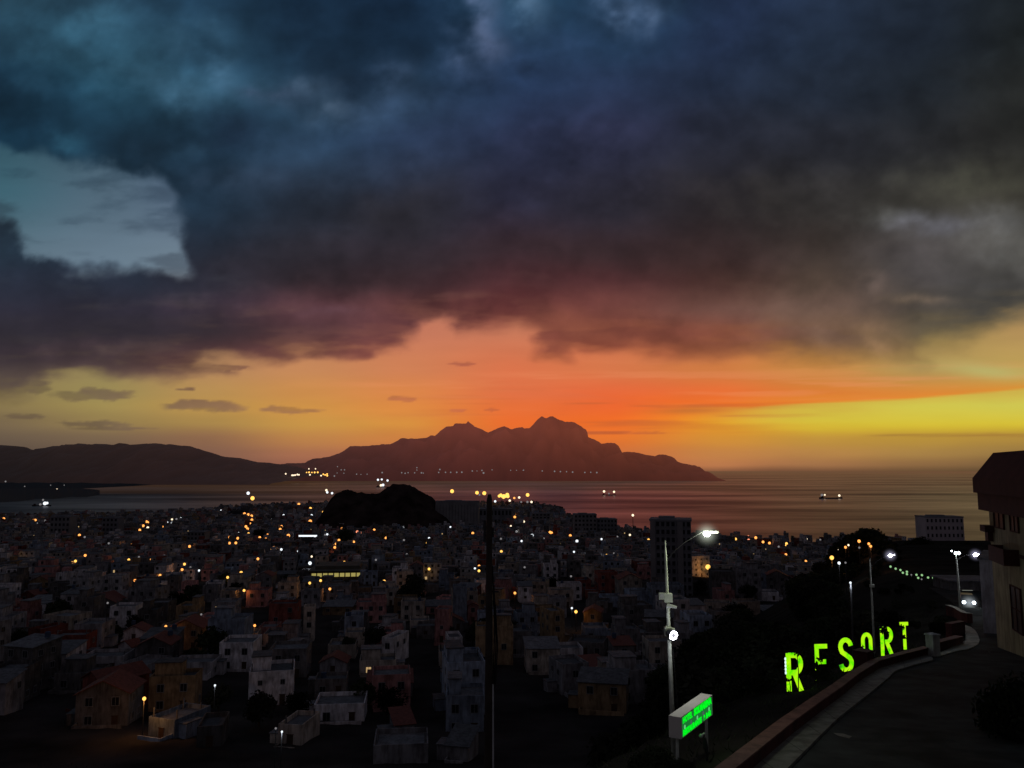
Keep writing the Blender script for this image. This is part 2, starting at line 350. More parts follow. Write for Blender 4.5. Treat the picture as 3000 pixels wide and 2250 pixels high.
    m = m*(1-sstep(-1, 1, dg/(10+48*(fbm(px/150+4, py/150, 3, 0)+.5))))
    ing = sstep(-40, 10, dg); m = np.maximum(m, ing*.34*sstep(.02, .30, fbm(px/170+3, py/48, 6, 0)+.16*np.exp(-np.clip(dg, 0, 999)/40)-.02))
    for (cx, cy, rx, ry) in SMALL:
        e = ((px-cx+fbm(px/40, py/16, 4, 1)*40)/rx)**2+((py-cy+fbm(px/40, py/14, 4, 2)*ry*1.4)/ry)**2
        m = np.maximum(m, .72*sstep(1.35, .45, e))
    col = col*(1-m[:, None])+cl*m[:, None]
    return np.clip(col, 4, 250)
def build_sky():
    az = np.unique(np.concatenate([np.arange(-180, -44, 6.), np.arange(-44, 44.01, .115), np.arange(48, 181, 6.)]))
    el = np.concatenate([[-4., -1.5], np.arange(-.7, 35.5, .115), np.arange(38, 91, 4.), [90.]])
    A, E = np.meshgrid(np.radians(az), np.radians(el)); n_e, n_a = A.shape
    dx = (np.sin(A)*np.cos(E)).ravel(); dy = (np.cos(A)*np.cos(E)).ravel(); dz = np.sin(E).ravel()
    dep = dy*cos(PITCH)+dz*sin(PITCH); ok = dep > .3
    dd = np.where(ok, dep, .3)
    px = np.clip(1500+F*dx/dd, -900, 3900); py = np.clip(1125-F*(-dy*sin(PITCH)+dz*cos(PITCH))/dd, -900, 1384)
    rgb = sky_rgb(px, py)
    # away from the sunset the sky is an even blue-grey twilight
    ang = np.degrees(np.arccos(np.clip(dep, -1, 1)))
    t = sstep(40, 75, ang)
    back = np.stack([71-8*dz, 69-8*dz, 75-6*dz], 1)
    rgb = rgb*(1-t[:, None])+back*t[:, None]
    c = rgb/255; c = np.where(c <= .04045, c/12.92, ((c+.055)/1.055)**2.4)
    R = 80000.
    co = np.stack([dx*R, dy*R, dz*R+H], 1)
    me = bpy.data.meshes.new('sky'); nv = len(co)
    i = np.arange((n_e-1)*(n_a-1)); r = i//(n_a-1); q = i % (n_a-1); b = r*n_a+q
    faces = np.stack([b, b+n_a, b+n_a+1, b+1], 1).ravel()
    me.vertices.add(nv); me.vertices.foreach_set('co', co.ravel())
    me.loops.add(len(faces)); me.loops.foreach_set('vertex_index', faces.astype(np.int32))
    nf = len(i); me.polygons.add(nf); me.polygons.foreach_set('loop_start', np.arange(0, nf*4, 4, dtype=np.int32))
    me.update(calc_edges=True); me.validate()
    at_ = me.color_attributes.new('sky_colour', 'FLOAT_COLOR', 'POINT')
    at_.data.foreach_set('color', np.concatenate([c, np.ones((nv, 1))], 1).ravel().astype(np.float32))
    m = bpy.data.materials.new('dusk_sky'); m.use_nodes = True; N = m.node_tree.nodes; L = m.node_tree.links; N.clear()
    a = N.new('ShaderNodeAttribute'); a.attribute_name = 'sky_colour'
    e = N.new('ShaderNodeEmission'); o = N.new('ShaderNodeOutputMaterial')
    L.new(a.outputs['Color'], e.inputs[0]); L.new(e.outputs[0], o.inputs[0]); m.cycles.emission_sampling = 'NONE'
    me.materials.append(m)
    struct(link('sky', me))
build_sky()
w = bpy.data.worlds.new('World'); bpy.context.scene.world = w; w.use_nodes = True
nt = w.node_tree; sk = nt.nodes.new('ShaderNodeTexSky'); sk.sky_type = 'NISHITA'; sk.sun_disc = False
sk.sun_elevation = math.radians(-2); sk.sun_rotation = math.radians(20)
nt.links.new(sk.outputs[0], nt.nodes['Background'].inputs[0]); nt.nodes['Background'].inputs[1].default_value = .05

# ------------------------------------------------------------------ sea
def build_sea():
    m = bpy.data.materials.new('sea_water'); m.use_nodes = True; MATS['sea_water'] = m
    N = m.node_tree.nodes; L = m.node_tree.links; N.clear()
    g = N.new('ShaderNodeNewGeometry'); mp = N.new('ShaderNodeMapping'); mp.inputs['Scale'].default_value = (.0007, .0017, 1)
    mp.inputs['Rotation'].default_value = (0, 0, -.12)
    L.new(g.outputs['Position'], mp.inputs[0])
    n = N.new('ShaderNodeTexNoise'); n.inputs['Scale'].default_value = 1; n.inputs['Detail'].default_value = 6; n.inputs['Roughness'].default_value = .6
    L.new(mp.outputs[0], n.inputs['Vector'])
    r = N.new('ShaderNodeValToRGB'); e = r.color_ramp.elements
    e[0].position = .40; e[0].color = (.34, .31, .33, 1); e[1].position = .60; e[1].color = (.86, .79, .80, 1)
    L.new(n.outputs['Fac'], r.inputs[0])
    gl = N.new('ShaderNodeBsdfGlossy'); gl.inputs['Roughness'].default_value = .32
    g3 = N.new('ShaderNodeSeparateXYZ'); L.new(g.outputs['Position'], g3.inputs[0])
    m3 = N.new('ShaderNodeMapRange'); m3.inputs[1].default_value = -1500; m3.inputs[2].default_value = 0; m3.inputs[3].default_value = .28; m3.inputs[4].default_value = 1  # gloss painted darker towards the left bay, imitating a darker cloud reflection
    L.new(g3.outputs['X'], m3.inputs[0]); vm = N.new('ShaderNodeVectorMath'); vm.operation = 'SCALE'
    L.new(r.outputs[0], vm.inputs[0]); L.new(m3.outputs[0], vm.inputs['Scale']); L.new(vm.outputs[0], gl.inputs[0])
    n2 = N.new('ShaderNodeTexNoise'); n2.inputs['Scale'].default_value = .05; n2.inputs['Detail'].default_value = 5
    L.new(g.outputs['Position'], n2.inputs['Vector'])
    bp = N.new('ShaderNodeBump'); bp.inputs['Distance'].default_value = 2.5; bp.inputs['Strength'].default_value = .35
    L.new(n2.outputs['Fac'], bp.inputs['Height']); L.new(bp.outputs[0], gl.inputs['Normal'])
    # airlight: evening haze over the far water, painted in as surface emission
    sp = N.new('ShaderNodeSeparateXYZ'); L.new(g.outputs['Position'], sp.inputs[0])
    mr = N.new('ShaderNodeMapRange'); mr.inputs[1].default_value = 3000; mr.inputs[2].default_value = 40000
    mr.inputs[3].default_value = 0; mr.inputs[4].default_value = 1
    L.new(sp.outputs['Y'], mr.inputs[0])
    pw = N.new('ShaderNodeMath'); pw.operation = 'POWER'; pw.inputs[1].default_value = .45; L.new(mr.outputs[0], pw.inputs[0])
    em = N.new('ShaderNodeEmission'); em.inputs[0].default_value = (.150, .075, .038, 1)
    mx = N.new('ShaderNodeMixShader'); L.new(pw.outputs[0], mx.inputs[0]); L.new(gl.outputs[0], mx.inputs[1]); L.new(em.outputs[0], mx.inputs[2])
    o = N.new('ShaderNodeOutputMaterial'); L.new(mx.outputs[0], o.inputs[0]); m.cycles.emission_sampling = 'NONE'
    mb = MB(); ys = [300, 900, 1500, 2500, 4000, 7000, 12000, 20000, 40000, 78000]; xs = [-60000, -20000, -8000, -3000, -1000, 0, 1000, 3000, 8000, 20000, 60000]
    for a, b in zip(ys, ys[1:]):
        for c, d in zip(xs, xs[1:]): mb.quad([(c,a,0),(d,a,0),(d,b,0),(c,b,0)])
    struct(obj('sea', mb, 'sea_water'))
build_sea()

# ------------------------------------------------------------------ far mountains (height fields, haze light painted into emissive vertex colours)
LEFTP = [(-500,1290),(0,1303),(40,1303),(62,1306),(88,1317),(113,1329),(140,1313),(165,1304),(200,1305),(240,1298),(268,1299),(300,1297),(340,1300),(352,1296),(358,1294),(366,1301),(400,1301),(440,1297),(500,1299),(550,1304),(590,1316),(650,1335),(700,1341),(750,1352),(800,1356),(870,1366),(930,1392)]
MAINP = [(760,1392),(800,1362),(850,1356),(895,1354),(917,1341),(965,1337),(1000,1325),(1030,1306),(1075,1305),(1105,1299),(1145,1298),(1163,1288),(1180,1279),(1215,1281),(1250,1276),(1262,1271),(1275,1273),(1290,1259),(1310,1246),(1328,1245),(1333,1238),(1352,1237),(1366,1236),(1372,1231),(1378,1237),(1390,1246),(1410,1252),(1430,1261),(1450,1252),(1478,1244),(1500,1251),(1530,1247),(1536,1251),(1552,1250),(1562,1238),(1574,1223),(1586,1215),(1600,1220),(1612,1215),(1621,1213),(1636,1221),(1655,1231),(1682,1235),(1700,1245),(1714,1256),(1718,1276),(1740,1285),(1760,1297),(1780,1295),(1797,1294),(1806,1302),(1818,1324),(1836,1321),(1870,1325),(1900,1332),(1925,1337),(1940,1330),(1960,1330),(1988,1336),(2010,1352),(2040,1357),(2060,1359),(2072,1371),(2088,1386),(2100,1396)]
MAINP = [(x if x < 1880 else 1880+(x-1880)*.80, y) for x, y in MAINP]
def mountain(name, prof, Y, half, basepy, c_top, c_low, seed):
    nx, ny = 620, 26; x0, x1 = prof[0][0], prof[-1][0]
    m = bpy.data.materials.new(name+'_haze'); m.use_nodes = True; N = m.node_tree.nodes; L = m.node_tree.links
    at_ = N.new('ShaderNodeAttribute'); at_.attribute_name = 'painted_haze_light'
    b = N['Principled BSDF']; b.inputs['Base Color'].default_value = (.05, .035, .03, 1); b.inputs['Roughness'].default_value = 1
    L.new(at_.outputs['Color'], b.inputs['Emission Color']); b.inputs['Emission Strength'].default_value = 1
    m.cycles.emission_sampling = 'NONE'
    vs = []; cols = []
    px = np.linspace(x0, x1, nx); py = np.interp(px, [p[0] for p in prof], [p[1] for p in prof]) + fbm(px/9, px*0+seed, 3, 1)*3.0
    for j in range(ny):
        v = j/(ny-1)*2-1
        n = fbm(px/60+seed, px*0+v*4, 5, 2); n3 = fbm(px/22+seed, px*0+v*7, 4, 3)
        for i in range(nx):
            P = pt(px[i], py[i], Y); hz = max(P.z, 0)
            f = (1-abs(v))**.8
            env = 4*abs(v)*(1-abs(v))
            h = hz*max(0, f+env*(n[i]*.5+n3[i]*.22)*1.0)
            h = min(h, hz*(1-.25*abs(v)))
            if abs(v) > .999: h = -30
            yy = Y+v*half; vs.append((P.x*(1+.02*n[i]), yy, h))
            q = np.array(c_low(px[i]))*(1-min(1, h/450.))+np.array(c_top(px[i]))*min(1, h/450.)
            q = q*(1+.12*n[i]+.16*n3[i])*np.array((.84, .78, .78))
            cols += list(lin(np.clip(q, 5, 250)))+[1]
    f = [(j*nx+i, j*nx+i+1, (j+1)*nx+i+1, (j+1)*nx+i) for j in range(ny-1) for i in range(nx-1)]
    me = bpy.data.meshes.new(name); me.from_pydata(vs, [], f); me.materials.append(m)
    a = me.color_attributes.new('painted_haze_light', 'FLOAT_COLOR', 'POINT'); a.data.foreach_set('color', cols)
    me.polygons.foreach_set('use_smooth', [True]*len(f)); me.update()
    o = link(name, me); struct(o); return o
def ramp3(pts):
    X = [p[0] for p in pts]
    return lambda x: tuple(float(np.interp(x, X, [p[1][k] for p in pts])) for k in range(3))
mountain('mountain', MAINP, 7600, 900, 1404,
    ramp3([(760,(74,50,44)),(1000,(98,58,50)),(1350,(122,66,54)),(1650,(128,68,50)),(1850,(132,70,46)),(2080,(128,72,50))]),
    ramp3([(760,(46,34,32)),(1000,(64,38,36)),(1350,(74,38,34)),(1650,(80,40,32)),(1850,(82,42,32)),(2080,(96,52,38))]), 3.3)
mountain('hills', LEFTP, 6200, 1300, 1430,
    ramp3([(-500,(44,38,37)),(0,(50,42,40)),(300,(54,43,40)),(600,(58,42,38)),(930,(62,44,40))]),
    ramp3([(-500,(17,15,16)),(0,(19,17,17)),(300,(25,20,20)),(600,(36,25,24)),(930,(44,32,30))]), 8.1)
def land_strip(name, pts, h, col):
    """low flat spit of land: pts = (px, near py, far py)"""
    mb = MB(); n = 60; rows = []
    for i in range(n):
        x = pts[0][0]+(pts[-1][0]-pts[0][0])*i/(n-1)
        a = interp([(p[0], p[1]) for p in pts], x); b = interp([(p[0], p[2]) for p in pts], x)
        def sea_pt(px, py):
            q = pt(px, py, 1000.); t = H/(H-q.z); return Vector((q.x*t, 1000*t, 0))
        A, B = sea_pt(x, a), sea_pt(x, b); hh = h*(.7+.5*random.random())
        rows.append([A+Vector((0,0,-1)), A*.8+B*.2+Vector((0,0,hh*.6)), A*.5+B*.5+Vector((0,0,hh)), A*.15+B*.85+Vector((0,0,hh*.7)), B+Vector((0,0,-1))])
    for a, b in zip(rows, rows[1:]):
        for k in range(4): mb.quad([a[k], b[k], b[k+1], a[k+1]])
    o = obj(name, mb, col); struct(o); return o
principled('spit_soil', (.018, .015, .015), noise=.3, scale=.01, coord='Object')
land_strip('spit', [(-500,1496,1440),(0,1474,1432),(60,1472,1431),(110,1463,1430),(160,1464,1430),(205,1457,1431),(250,1458,1432),(292,1450,1438)], 8, 'spit_soil')
land_strip('headland', [(-500,1440,1415),(0,1438,1413),(230,1433,1412),(400,1424,1409),(560,1414,1404),(800,1411,1400),(860,1408,1402)], 14, 'spit_soil')

# ------------------------------------------------------------------ ground sheet
def build_ground():
    ys = [-60, -30, -10, 0]+list(np.arange(8, 130, 3.5))+list(np.arange(132, 320, 8))+list(np.arange(328, 900, 22))+list(np.arange(910, 2200, 30))
    us = np.linspace(-1.05, 1.05, 190)
    vs = []; nu = len(us)
    for Y in ys:
        for u in us:
            wdt = max(90, Y*.95+40); x = u*wdt
            z = ground(x, Y)+(0 if road_side(x, Y) < 3 or Y > 420 else .35*(random.random()-.5))
            vs.append((x, Y, z))
    fs = [(j*nu+i, j*nu+i+1, (j+1)*nu+i+1, (j+1)*nu+i) for j in range(len(ys)-1) for i in range(nu-1)]
    me = bpy.data.meshes.new('ground'); me.from_pydata(vs, [], fs)
    me.materials.append(MATS['town_ground']); me.materials.append(MATS['hill_soil'])
    mi = []
    for f in fs:
        x, y, z = vs[f[0]]; mi.append(1 if hill_z(x, y) > city_z(x, y)-1 else 0)
    me.polygons.foreach_set('material_index', mi); me.update()
    struct(link('ground', me))
build_ground()
def build_knoll():
    """dark rocky hill between town and bay"""
    prof = [(930,1536),(955,1500),(975,1452),(990,1440),(1015,1430),(1040,1437),(1080,1440),(1112,1438),(1135,1421),(1152,1412),(1180,1410),(1196,1414),(1215,1424),(1240,1437),(1262,1450),(1282,1468),(1300,1490),(1330,1520),(1345,1540)]
    Y = 1150; nx, ny = 120, 16; vs = []
    px = np.linspace(930, 1345, nx); py = np.interp(px, [p[0] for p in prof], [p[1] for p in prof])+fbm(px/10, px*0, 4, 2)*9
    for j in range(ny):
        v = j/(ny-1)*2-1; n = fbm(px/40, px*0+v*3, 4, 1)
        for i in range(nx):
            P = pt(px[i], py[i], Y); g = city_z(P.x, Y)-1; f = (1-abs(v))**.7
            h = g+max(0, P.z-g)*min(1-.2*abs(v), max(0, f+3*abs(v)*(1-abs(v))*n[i]*.5))-(3 if abs(v) > .99 else 0)
            vs.append((P.x, Y+v*95, h))
    fs = [(j*nx+i, j*nx+i+1, (j+1)*nx+i+1, (j+1)*nx+i) for j in range(ny-1) for i in range(nx-1)]
    me = bpy.data.meshes.new('hill'); me.from_pydata(vs, [], fs); principled('hill_rock', (.040, .028, .026), spec=0, noise=.7, scale=.05, coord='Object')
    me.materials.append(MATS['hill_rock']); me.update(); struct(link('hill', me))
build_knoll()
# ------------------------------------------------------------------ lamps of the town, read as light points
def L1(ox, oy, s): return lambda l: [(ox+a*s, oy+b*s)+tuple(r) for a, b, *r in l]
V1 = L1(0, 1200, .3617); V2 = L1(750, 1200, .3617); V3 = L1(1500, 1200, .3617); V4 = L1(2200, 1200, .3617); V5 = L1(0, 1650, .3617); V6 = L1(750, 1650, .3617)
# (px, py, kind, size): w white, d dim white, a amber, y yellow, r red, m warm white
TOWN = V1([(365,900,'d'),(967,895,'w'),(295,923,'w'),(413,998,'w'),(430,1021,'d'),(558,1001,'d'),(686,1032,'d'),(1740,908,'d'),(1393,890,'m'),(1354,913,'w'),(1393,917,'w'),(1429,887,'d'),(1465,880,'w'),(1197,957,'m',1.3),
 (1567,1010,'d'),(1330,1183,'d'),(881,1083,'d'),(1934,1000,'w'),(2008,1268,'w'),(1612,1303,'w'),(1543,1278,'d'),(657,1457,'w'),(1125,1195,'d'),(1789,818,'w'),
 (30,884,'a'),(262,898,'a'),(285,896,'a'),(643,1017,'a'),(1132,976,'a'),(1160,941,'a'),(1186,908,'a'),(1196,915,'a'),(1313,949,'a'),(1325,1073,'a'),(1067,1096,'a'),(1043,1217,'y'),(1209,1213,'a'),(690,1181,'a'),(611,1227,'y'),(421,1103,'y'),
 (1535,1108,'a'),(1980,843,'a'),(2011,851,'a'),(2038,861,'a'),(2040,893,'a'),(2026,925,'a'),(1992,947,'a'),(2005,965,'a'),(2013,1005,'y'),(1859,1034,'a'),(1926,1042,'a'),(1858,1082,'a'),(1910,1080,'a'),(2104,1036,'a'),(2165,1014,'a'),(2153,1048,'a'),(2089,1209,'a'),
 (1494,1252,'y'),(1475,1296,'a'),(1296,1342,'a'),(1093,1384,'a'),(1953,1321,'y',1.2),(1844,1359,'y'),(1977,1465,'y'),(75,1185,'y',1.4)])
TOWN += V2([(228,727,'w'),(267,728,'w'),(224,855,'w'),(451,855,'w'),(122,893,'w'),(486,937,'m'),(818,852,'d'),(933,930,'w',1.2),(1015,921,'w',1.3),(1369,903,'w'),(1193,957,'w'),(1350,976,'w'),(1402,1041,'w'),(1575,952,'w'),(205,1133,'w',1.2),(343,1147,'w',1.2),
 (478,1025,'w'),(560,1015,'d'),(577,1010,'w'),(451,1190,'m'),(971,1217,'d'),(1222,1172,'d'),(1198,1057,'d'),(2151,1064,'w'),(2110,988,'w'),(2065,944,'m'),(2170,907,'m'),(1773,1286,'w'),(1690,1236,'d'),(838,1112,'d'),(1984,1046,'d'),
 (391,688,'a'),(377,713,'a'),(362,738,'a'),(347,766,'a'),(441,800,'y'),(546,830,'y'),(439,905,'a',1.3),(207,946,'a'),(196,969,'a'),(91,1014,'a'),(262,1021,'a',1.3),(144,1117,'a'),(755,934,'a'),(726,955,'a'),(696,965,'a'),(957,975,'a'),(1053,1040,'a'),(820,990,'r'),(849,1000,'r'),
 (672,1058,'a'),(649,1088,'a'),(638,1116,'a'),(791,1072,'a'),(1388,1079,'y'),(715,1238,'y',1.2),(1402,1291,'y'),(1038,1391,'y',1.2),(598,1453,'a'),(435,1405,'y'),(523,1385,'y'),(1807,1267,'a'),(1806,1306,'y'),(1987,1149,'y'),(1949,1403,'y'),(1965,1387,'d'),(2097,1486,'a'),
 (1756,1001,'a'),(1791,898,'a'),(1694,880,'a'),(1686,897,'a'),(1983,865,'a'),(1999,887,'a'),(1990,904,'a'),(2103,860,'a'),(2096,870,'a')])
TOWN += V3([(36,989,'d'),(77,1065,'w'),(257,1044,'d'),(384,1006,'m'),(526,1065,'w',1.4),(549,1036,'d'),(725,1049,'w'),(502,1152,'w'),(627,1149,'w'),(828,1164,'d'),(955,1015,'m'),(853,1030,'d'),(102,1277,'d'),(478,1350,'d'),(485,1608,'w'),
 (308,993,'a'),(320,998,'a'),(472,1020,'a'),(676,988,'a'),(753,988,'a',1.3),(785,996,'y'),(765,1181,'y'),(1106,1055,'y'),(1811,1048,'y'),(1915,1030,'r'),(1917,1057,'r'),(1975,1038,'a'),(2160,1110,'d'),(518,1637,'y',1.2)])
TOWN += V4([(39,1037,'a'),(98,1072,'a'),(150,1081,'a'),(288,1085,'y'),(288,1100,'y'),(283,1175,'a'),(450,1047,'m'),(561,1055,'d'),(766,1115,'a'),(790,1098,'m'),(876,1066,'a',1.2),(878,1118,'d'),(712,1131,'m'),(955,1087,'a'),(970,1107,'a'),(443,1231,'a',1.2),(766,1240,'d')])
TOWN += V5([(1343,512,'a'),(2063,505,'a'),(1741,990,'w'),(872,322,'d'),(1630,415,'d')]) + V6([(210,1365,'w'),(160,1338,'d')])
SPECIAL = V2([(437,1244,'w',1.7)])+V3([(162,1021,'w',1.7)])+V4([(655,1200,'y',1.6),(714,1243,'w',1.5),(806,1402,'w',1.1)])+V3([(1587,1275,'y',1.9)])+V5([(1168,1097,'y',1.4)])
FARSHORE = V1([(45,582,'d'),(1487,583,'w'),(1726,563,'w'),(1834,562,'w',1.2),(1866,565,'d'),(1800,520,'d',.7),(1822,520,'d',.7),(1840,521,'d',.7),(1862,520,'d',.7),(388,652,'m',1.3),(460,648,'m',1.2),(583,659,'d',1.2),(200,622,'d',.7),(410,612,'d',.6),(520,612,'d',.6)]) + \
 V2([(124,463,'w'),(241,520,'m'),(293,532,'m',1.1),(306,532,'m'),(318,530,'m'),(335,526,'m',1.1),(348,528,'m'),(428,480,'m',.8),(482,480,'m',.8),(410,509,'y',.8),(430,508,'y',1.1),(453,509,'y',.8),(475,509,'y',1.1),(500,508,'y',1.1),(437,528,'m'),(527,535,'m'),(545,524,'y'),(560,529,'y'),(576,522,'y'),(577,535,'y',1.1),(635,538,'d'),
 (660,462,'d',.7),(690,488,'d',.8),(717,488,'d',.8),(712,515,'d',.7),(657,513,'d',.6),(815,523,'d',.8),(850,525,'d',.6),(900,523,'d',.7),(1022,510,'d'),(1180,511,'d',.9),(1208,516,'d',.9),(1232,511,'d',.8),(1285,512,'d',.8),(1303,470,'d',.8),(1303,490,'d',.7),(1340,512,'d'),(1355,514,'d',.7),
 (1480,509,'d',.9),(1489,485,'d'),(1535,508,'d',.9),(1577,508,'d',.9),(1626,508,'d'),(1667,507,'d'),(1752,497,'d',.9),(1790,497,'d',.6),(1830,493,'d',.9),(1843,513,'d',1.2),(1912,488,'d',.7),(2063,492,'d',.7),(2110,492,'d',.6),(2168,490,'d',.7)]) + \
 V3([(91,492,'d',.7),(245,497,'d',.8),(345,500,'d'),(392,502,'d',.9),(442,503,'d',.8),(491,506,'d'),(590,509,'d',.9),(638,508,'d',.8),(687,510,'d')])
PORT = V2([(1588,661,'y',1.3),(1790,673,'y',1.2),(1849,677,'y',1.3),(1810,690,'d',.8),(1970,700,'y'),(1983,694,'y',1.2),(1996,703,'y'),(2008,697,'y'),(2020,703,'y'),(2035,690,'y',1.3),(2040,703,'y',1.1),(2005,712,'y',.9),(2055,737,'m'),(2132,712,'m'),(2200,691,'y',1.2),(1937,743,'w'),(1923,789,'w',.9),(1575,743,'d'),(570,653,'m'),(577,670,'w'),(616,677,'w'),(2092,716,'a',.7),(2148,748,'d',.8)]) + \
 V3([(58,712,'m'),(158,748,'m'),(125,748,'d'),(98,861,'m'),(95,907,'m'),(28,860,'a'),(16,872,'a'),(295,840,'m',.8),(395,838,'d',.7),(434,834,'d',.7)]) + V1([(2010,677,'w',1.4),(2045,718,'y',1.4)])
KM = {'w': ('lamp_white', 'white'), 'd': ('lamp_dim', 'faint grey-white'), 'a': ('lamp_amber', 'amber'), 'y': ('lamp_yellow', 'golden yellow'), 'r': ('lamp_red', 'red-orange'), 'm': ('lamp_warm', 'warm white')}
ORD = ['', 'first', 'second', 'third', 'fourth', 'fifth', 'sixth', 'seventh', 'eighth', 'ninth', 'tenth', 'eleventh', 'twelfth', '13th', '14th', '15th', '16th', '17th', '18th', '19th', '20th']
def ordw(i): return ORD[i] if i <= 20 else ('%d%s' % (i, {1: 'st', 2: 'nd', 3: 'rd'}.get(i % 10, 'th')))
NAMED = {}   # (description template, zone) -> objects with their place across the picture
def later(o, desc, zone, px, cat, group):
    o['category'] = cat; o['group'] = group; NAMED.setdefault((desc, zone), []).append((px, o))
def finish_labels():
    for (desc, zone), l in NAMED.items():
        l.sort(key=lambda t: t[0])
        for i, (x, o) in enumerate(l):
            if len(l) == 1: o['label'] = 'the %s %s' % (desc, zone)
            elif i == len(l)-1: o['label'] = 'rightmost %s %s' % (desc, zone)
            elif i == 0: o['label'] = 'leftmost %s %s' % (desc, zone)
            else: o['label'] = '%s from left %s %s' % (ordw(i+1), desc, zone)
def zone(px, py):
    side = 'at the far left edge' if px < 380 else 'well left of wooden pole' if px < 900 else 'just left of wooden pole' if px < 1432 else 'just right of wooden pole' if px < 1900 else 'right of grey lamp pole'
    row = 'below the bay' if py < 1600 else 'in upper town' if py < 1700 else 'in mid town' if py < 1830 else 'in lower town' if py < 2000 else 'in the nearest rows'
    return row+' '+side
def glow(parent, loc, k, watts, r=.3):
    l = bpy.data.lights.new('lamp_light', 'POINT'); l.energy = watts; l.shadow_soft_size = min(.3, r)
    l.color = {'a': (1,.36,.09), 'y': (1,.42,.10), 'r': (1,.22,.10), 'w': (.85,.92,1), 'g': (.93,1,.72), 'v': (.85,.87,1)}[k]
    o = bpy.data.objects.new('lamp_light', l); C.objects.link(o); o.parent = parent; o.location = Vector(loc)-Vector((0, r, 0)); return o
BULB = {}
def bulb_mesh(k):
    if k not in BULB:
        mb = MB(); mb.sphere((0,0,0), 1, 8, 6); BULB[k] = mb.mesh('bulb', KM[k][0])
    return BULB[k]
POLEM = None
def lamp(px, py, k, size=1.0, P=None, h=6.0, rpx=3.2, cat='street lamp', name='street_lamp', group='street lamps of the town', zn=None, desc=None):
    global POLEM
    if P is None: P = place(px, py, h)
    if P is None: return None
    g = ground(P.x, P.y) if P.y < 2090 else P.z-h
    if POLEM is None:
        mb = MB(); mb.tube([(0,0,0),(0,0,1)], [.09,.06], 6); POLEM = mb.mesh('pole', 'metal_dark')
    root = empty(name, (P.x, P.y, g))
    r = rpx*size*P.y/F*(1.18 if k in 'ayr' else .92)
    link('pole', POLEM, root, (0, 0, 0), scale=(1, 1, max(.5, P.z-g)))
    link('bulb', bulb_mesh(k), root, (0, 0, P.z-g), scale=r)
    later(root, desc or '%s lamp' % KM[k][1], zn or zone(px, py), px, cat, group)
    if P.y < 700 and k in 'ayrw' and name == 'street_lamp': glow(root, (0, -.2, P.z-g-.2), k, 80*size*(3 if size >= 1.4 and k != 'w' else 1)*(.6 if k == 'w' else 1)*(1+P.y/300), r)
    return root
LP = []
for t in TOWN:
    px, py, k = t[:3]; s = t[3] if len(t) > 3 else 1.0
    o = lamp(px, py, k, s)
    if o: LP.append((px, py, o.location.y))
SPL = ['bright white floodlight beside the low yellow-lit hall', 'brightest white lamp just right of the wooden pole top', 'large golden lamp on short post right of town', 'round white lamp beside the large golden lamp', 'lone small white lamp on the black slope above the letters', 'amber lamp glowing on the corner of the tall pale house', 'amber lamp beside a lit end wall in the nearest left rows']
for t, lb in zip(SPECIAL, SPL):
    o = lamp(t[0], t[1], t[2], t[3]); del NAMED[[k for k, v in NAMED.items() if any(q[1] is o for q in v)][0]][-1]
    o['label'] = lb; LP.append((t[0], t[1], o.location.y)); SPY = globals().setdefault('SPY', {}); SPY[t[0]//1] = o.location.y
NAMED = {k: v for k, v in NAMED.items() if v}
for t in FARSHORE:
    s = t[3] if len(t) > 3 else 1.0
    Y = 4600 if t[0] < 320 else 6050 if t[0] < 800 and t[1] < 1400 and t[0] > 500 else 5600 if t[0] < 1010 else 6500
    if t[0] < 320: Y = 3600
    P = pt(t[0], t[1], Y)
    root = empty('shore_lamp', P); r = 2.3*s*Y/F
    link('bulb', bulb_mesh(t[2]), root, (0,0,0), scale=r)
    zn = 'on the dark spit at far left' if t[0] < 320 else 'on the far shore under the left hills' if t[0] < 800 else 'on the far shore below the mountain left side' if t[0] < 1250 else 'on the far shore below the mountain peak'
    later(root, '%s light' % KM[t[2]][1], zn, t[0], 'shore light', 'lights along the far shore')
for t in PORT:
    s = t[3] if len(t) > 3 else 1.0
    P = pt(t[0], t[1], 1850)
    if t[0] < 800: P = pt(t[0], t[1], 1500)
    if P.z < 3: P = place(t[0], t[1], 4) or P
    lamp(t[0], t[1], t[2], s, P=P, rpx=3.6, name='harbour_lamp', cat='harbour lamp', group='lamps around the harbour', zn='around the harbour by the dark hill' if t[0] < 1400 else 'in the harbour right of wooden pole', desc='%s lamp' % KM[t[2]][1])

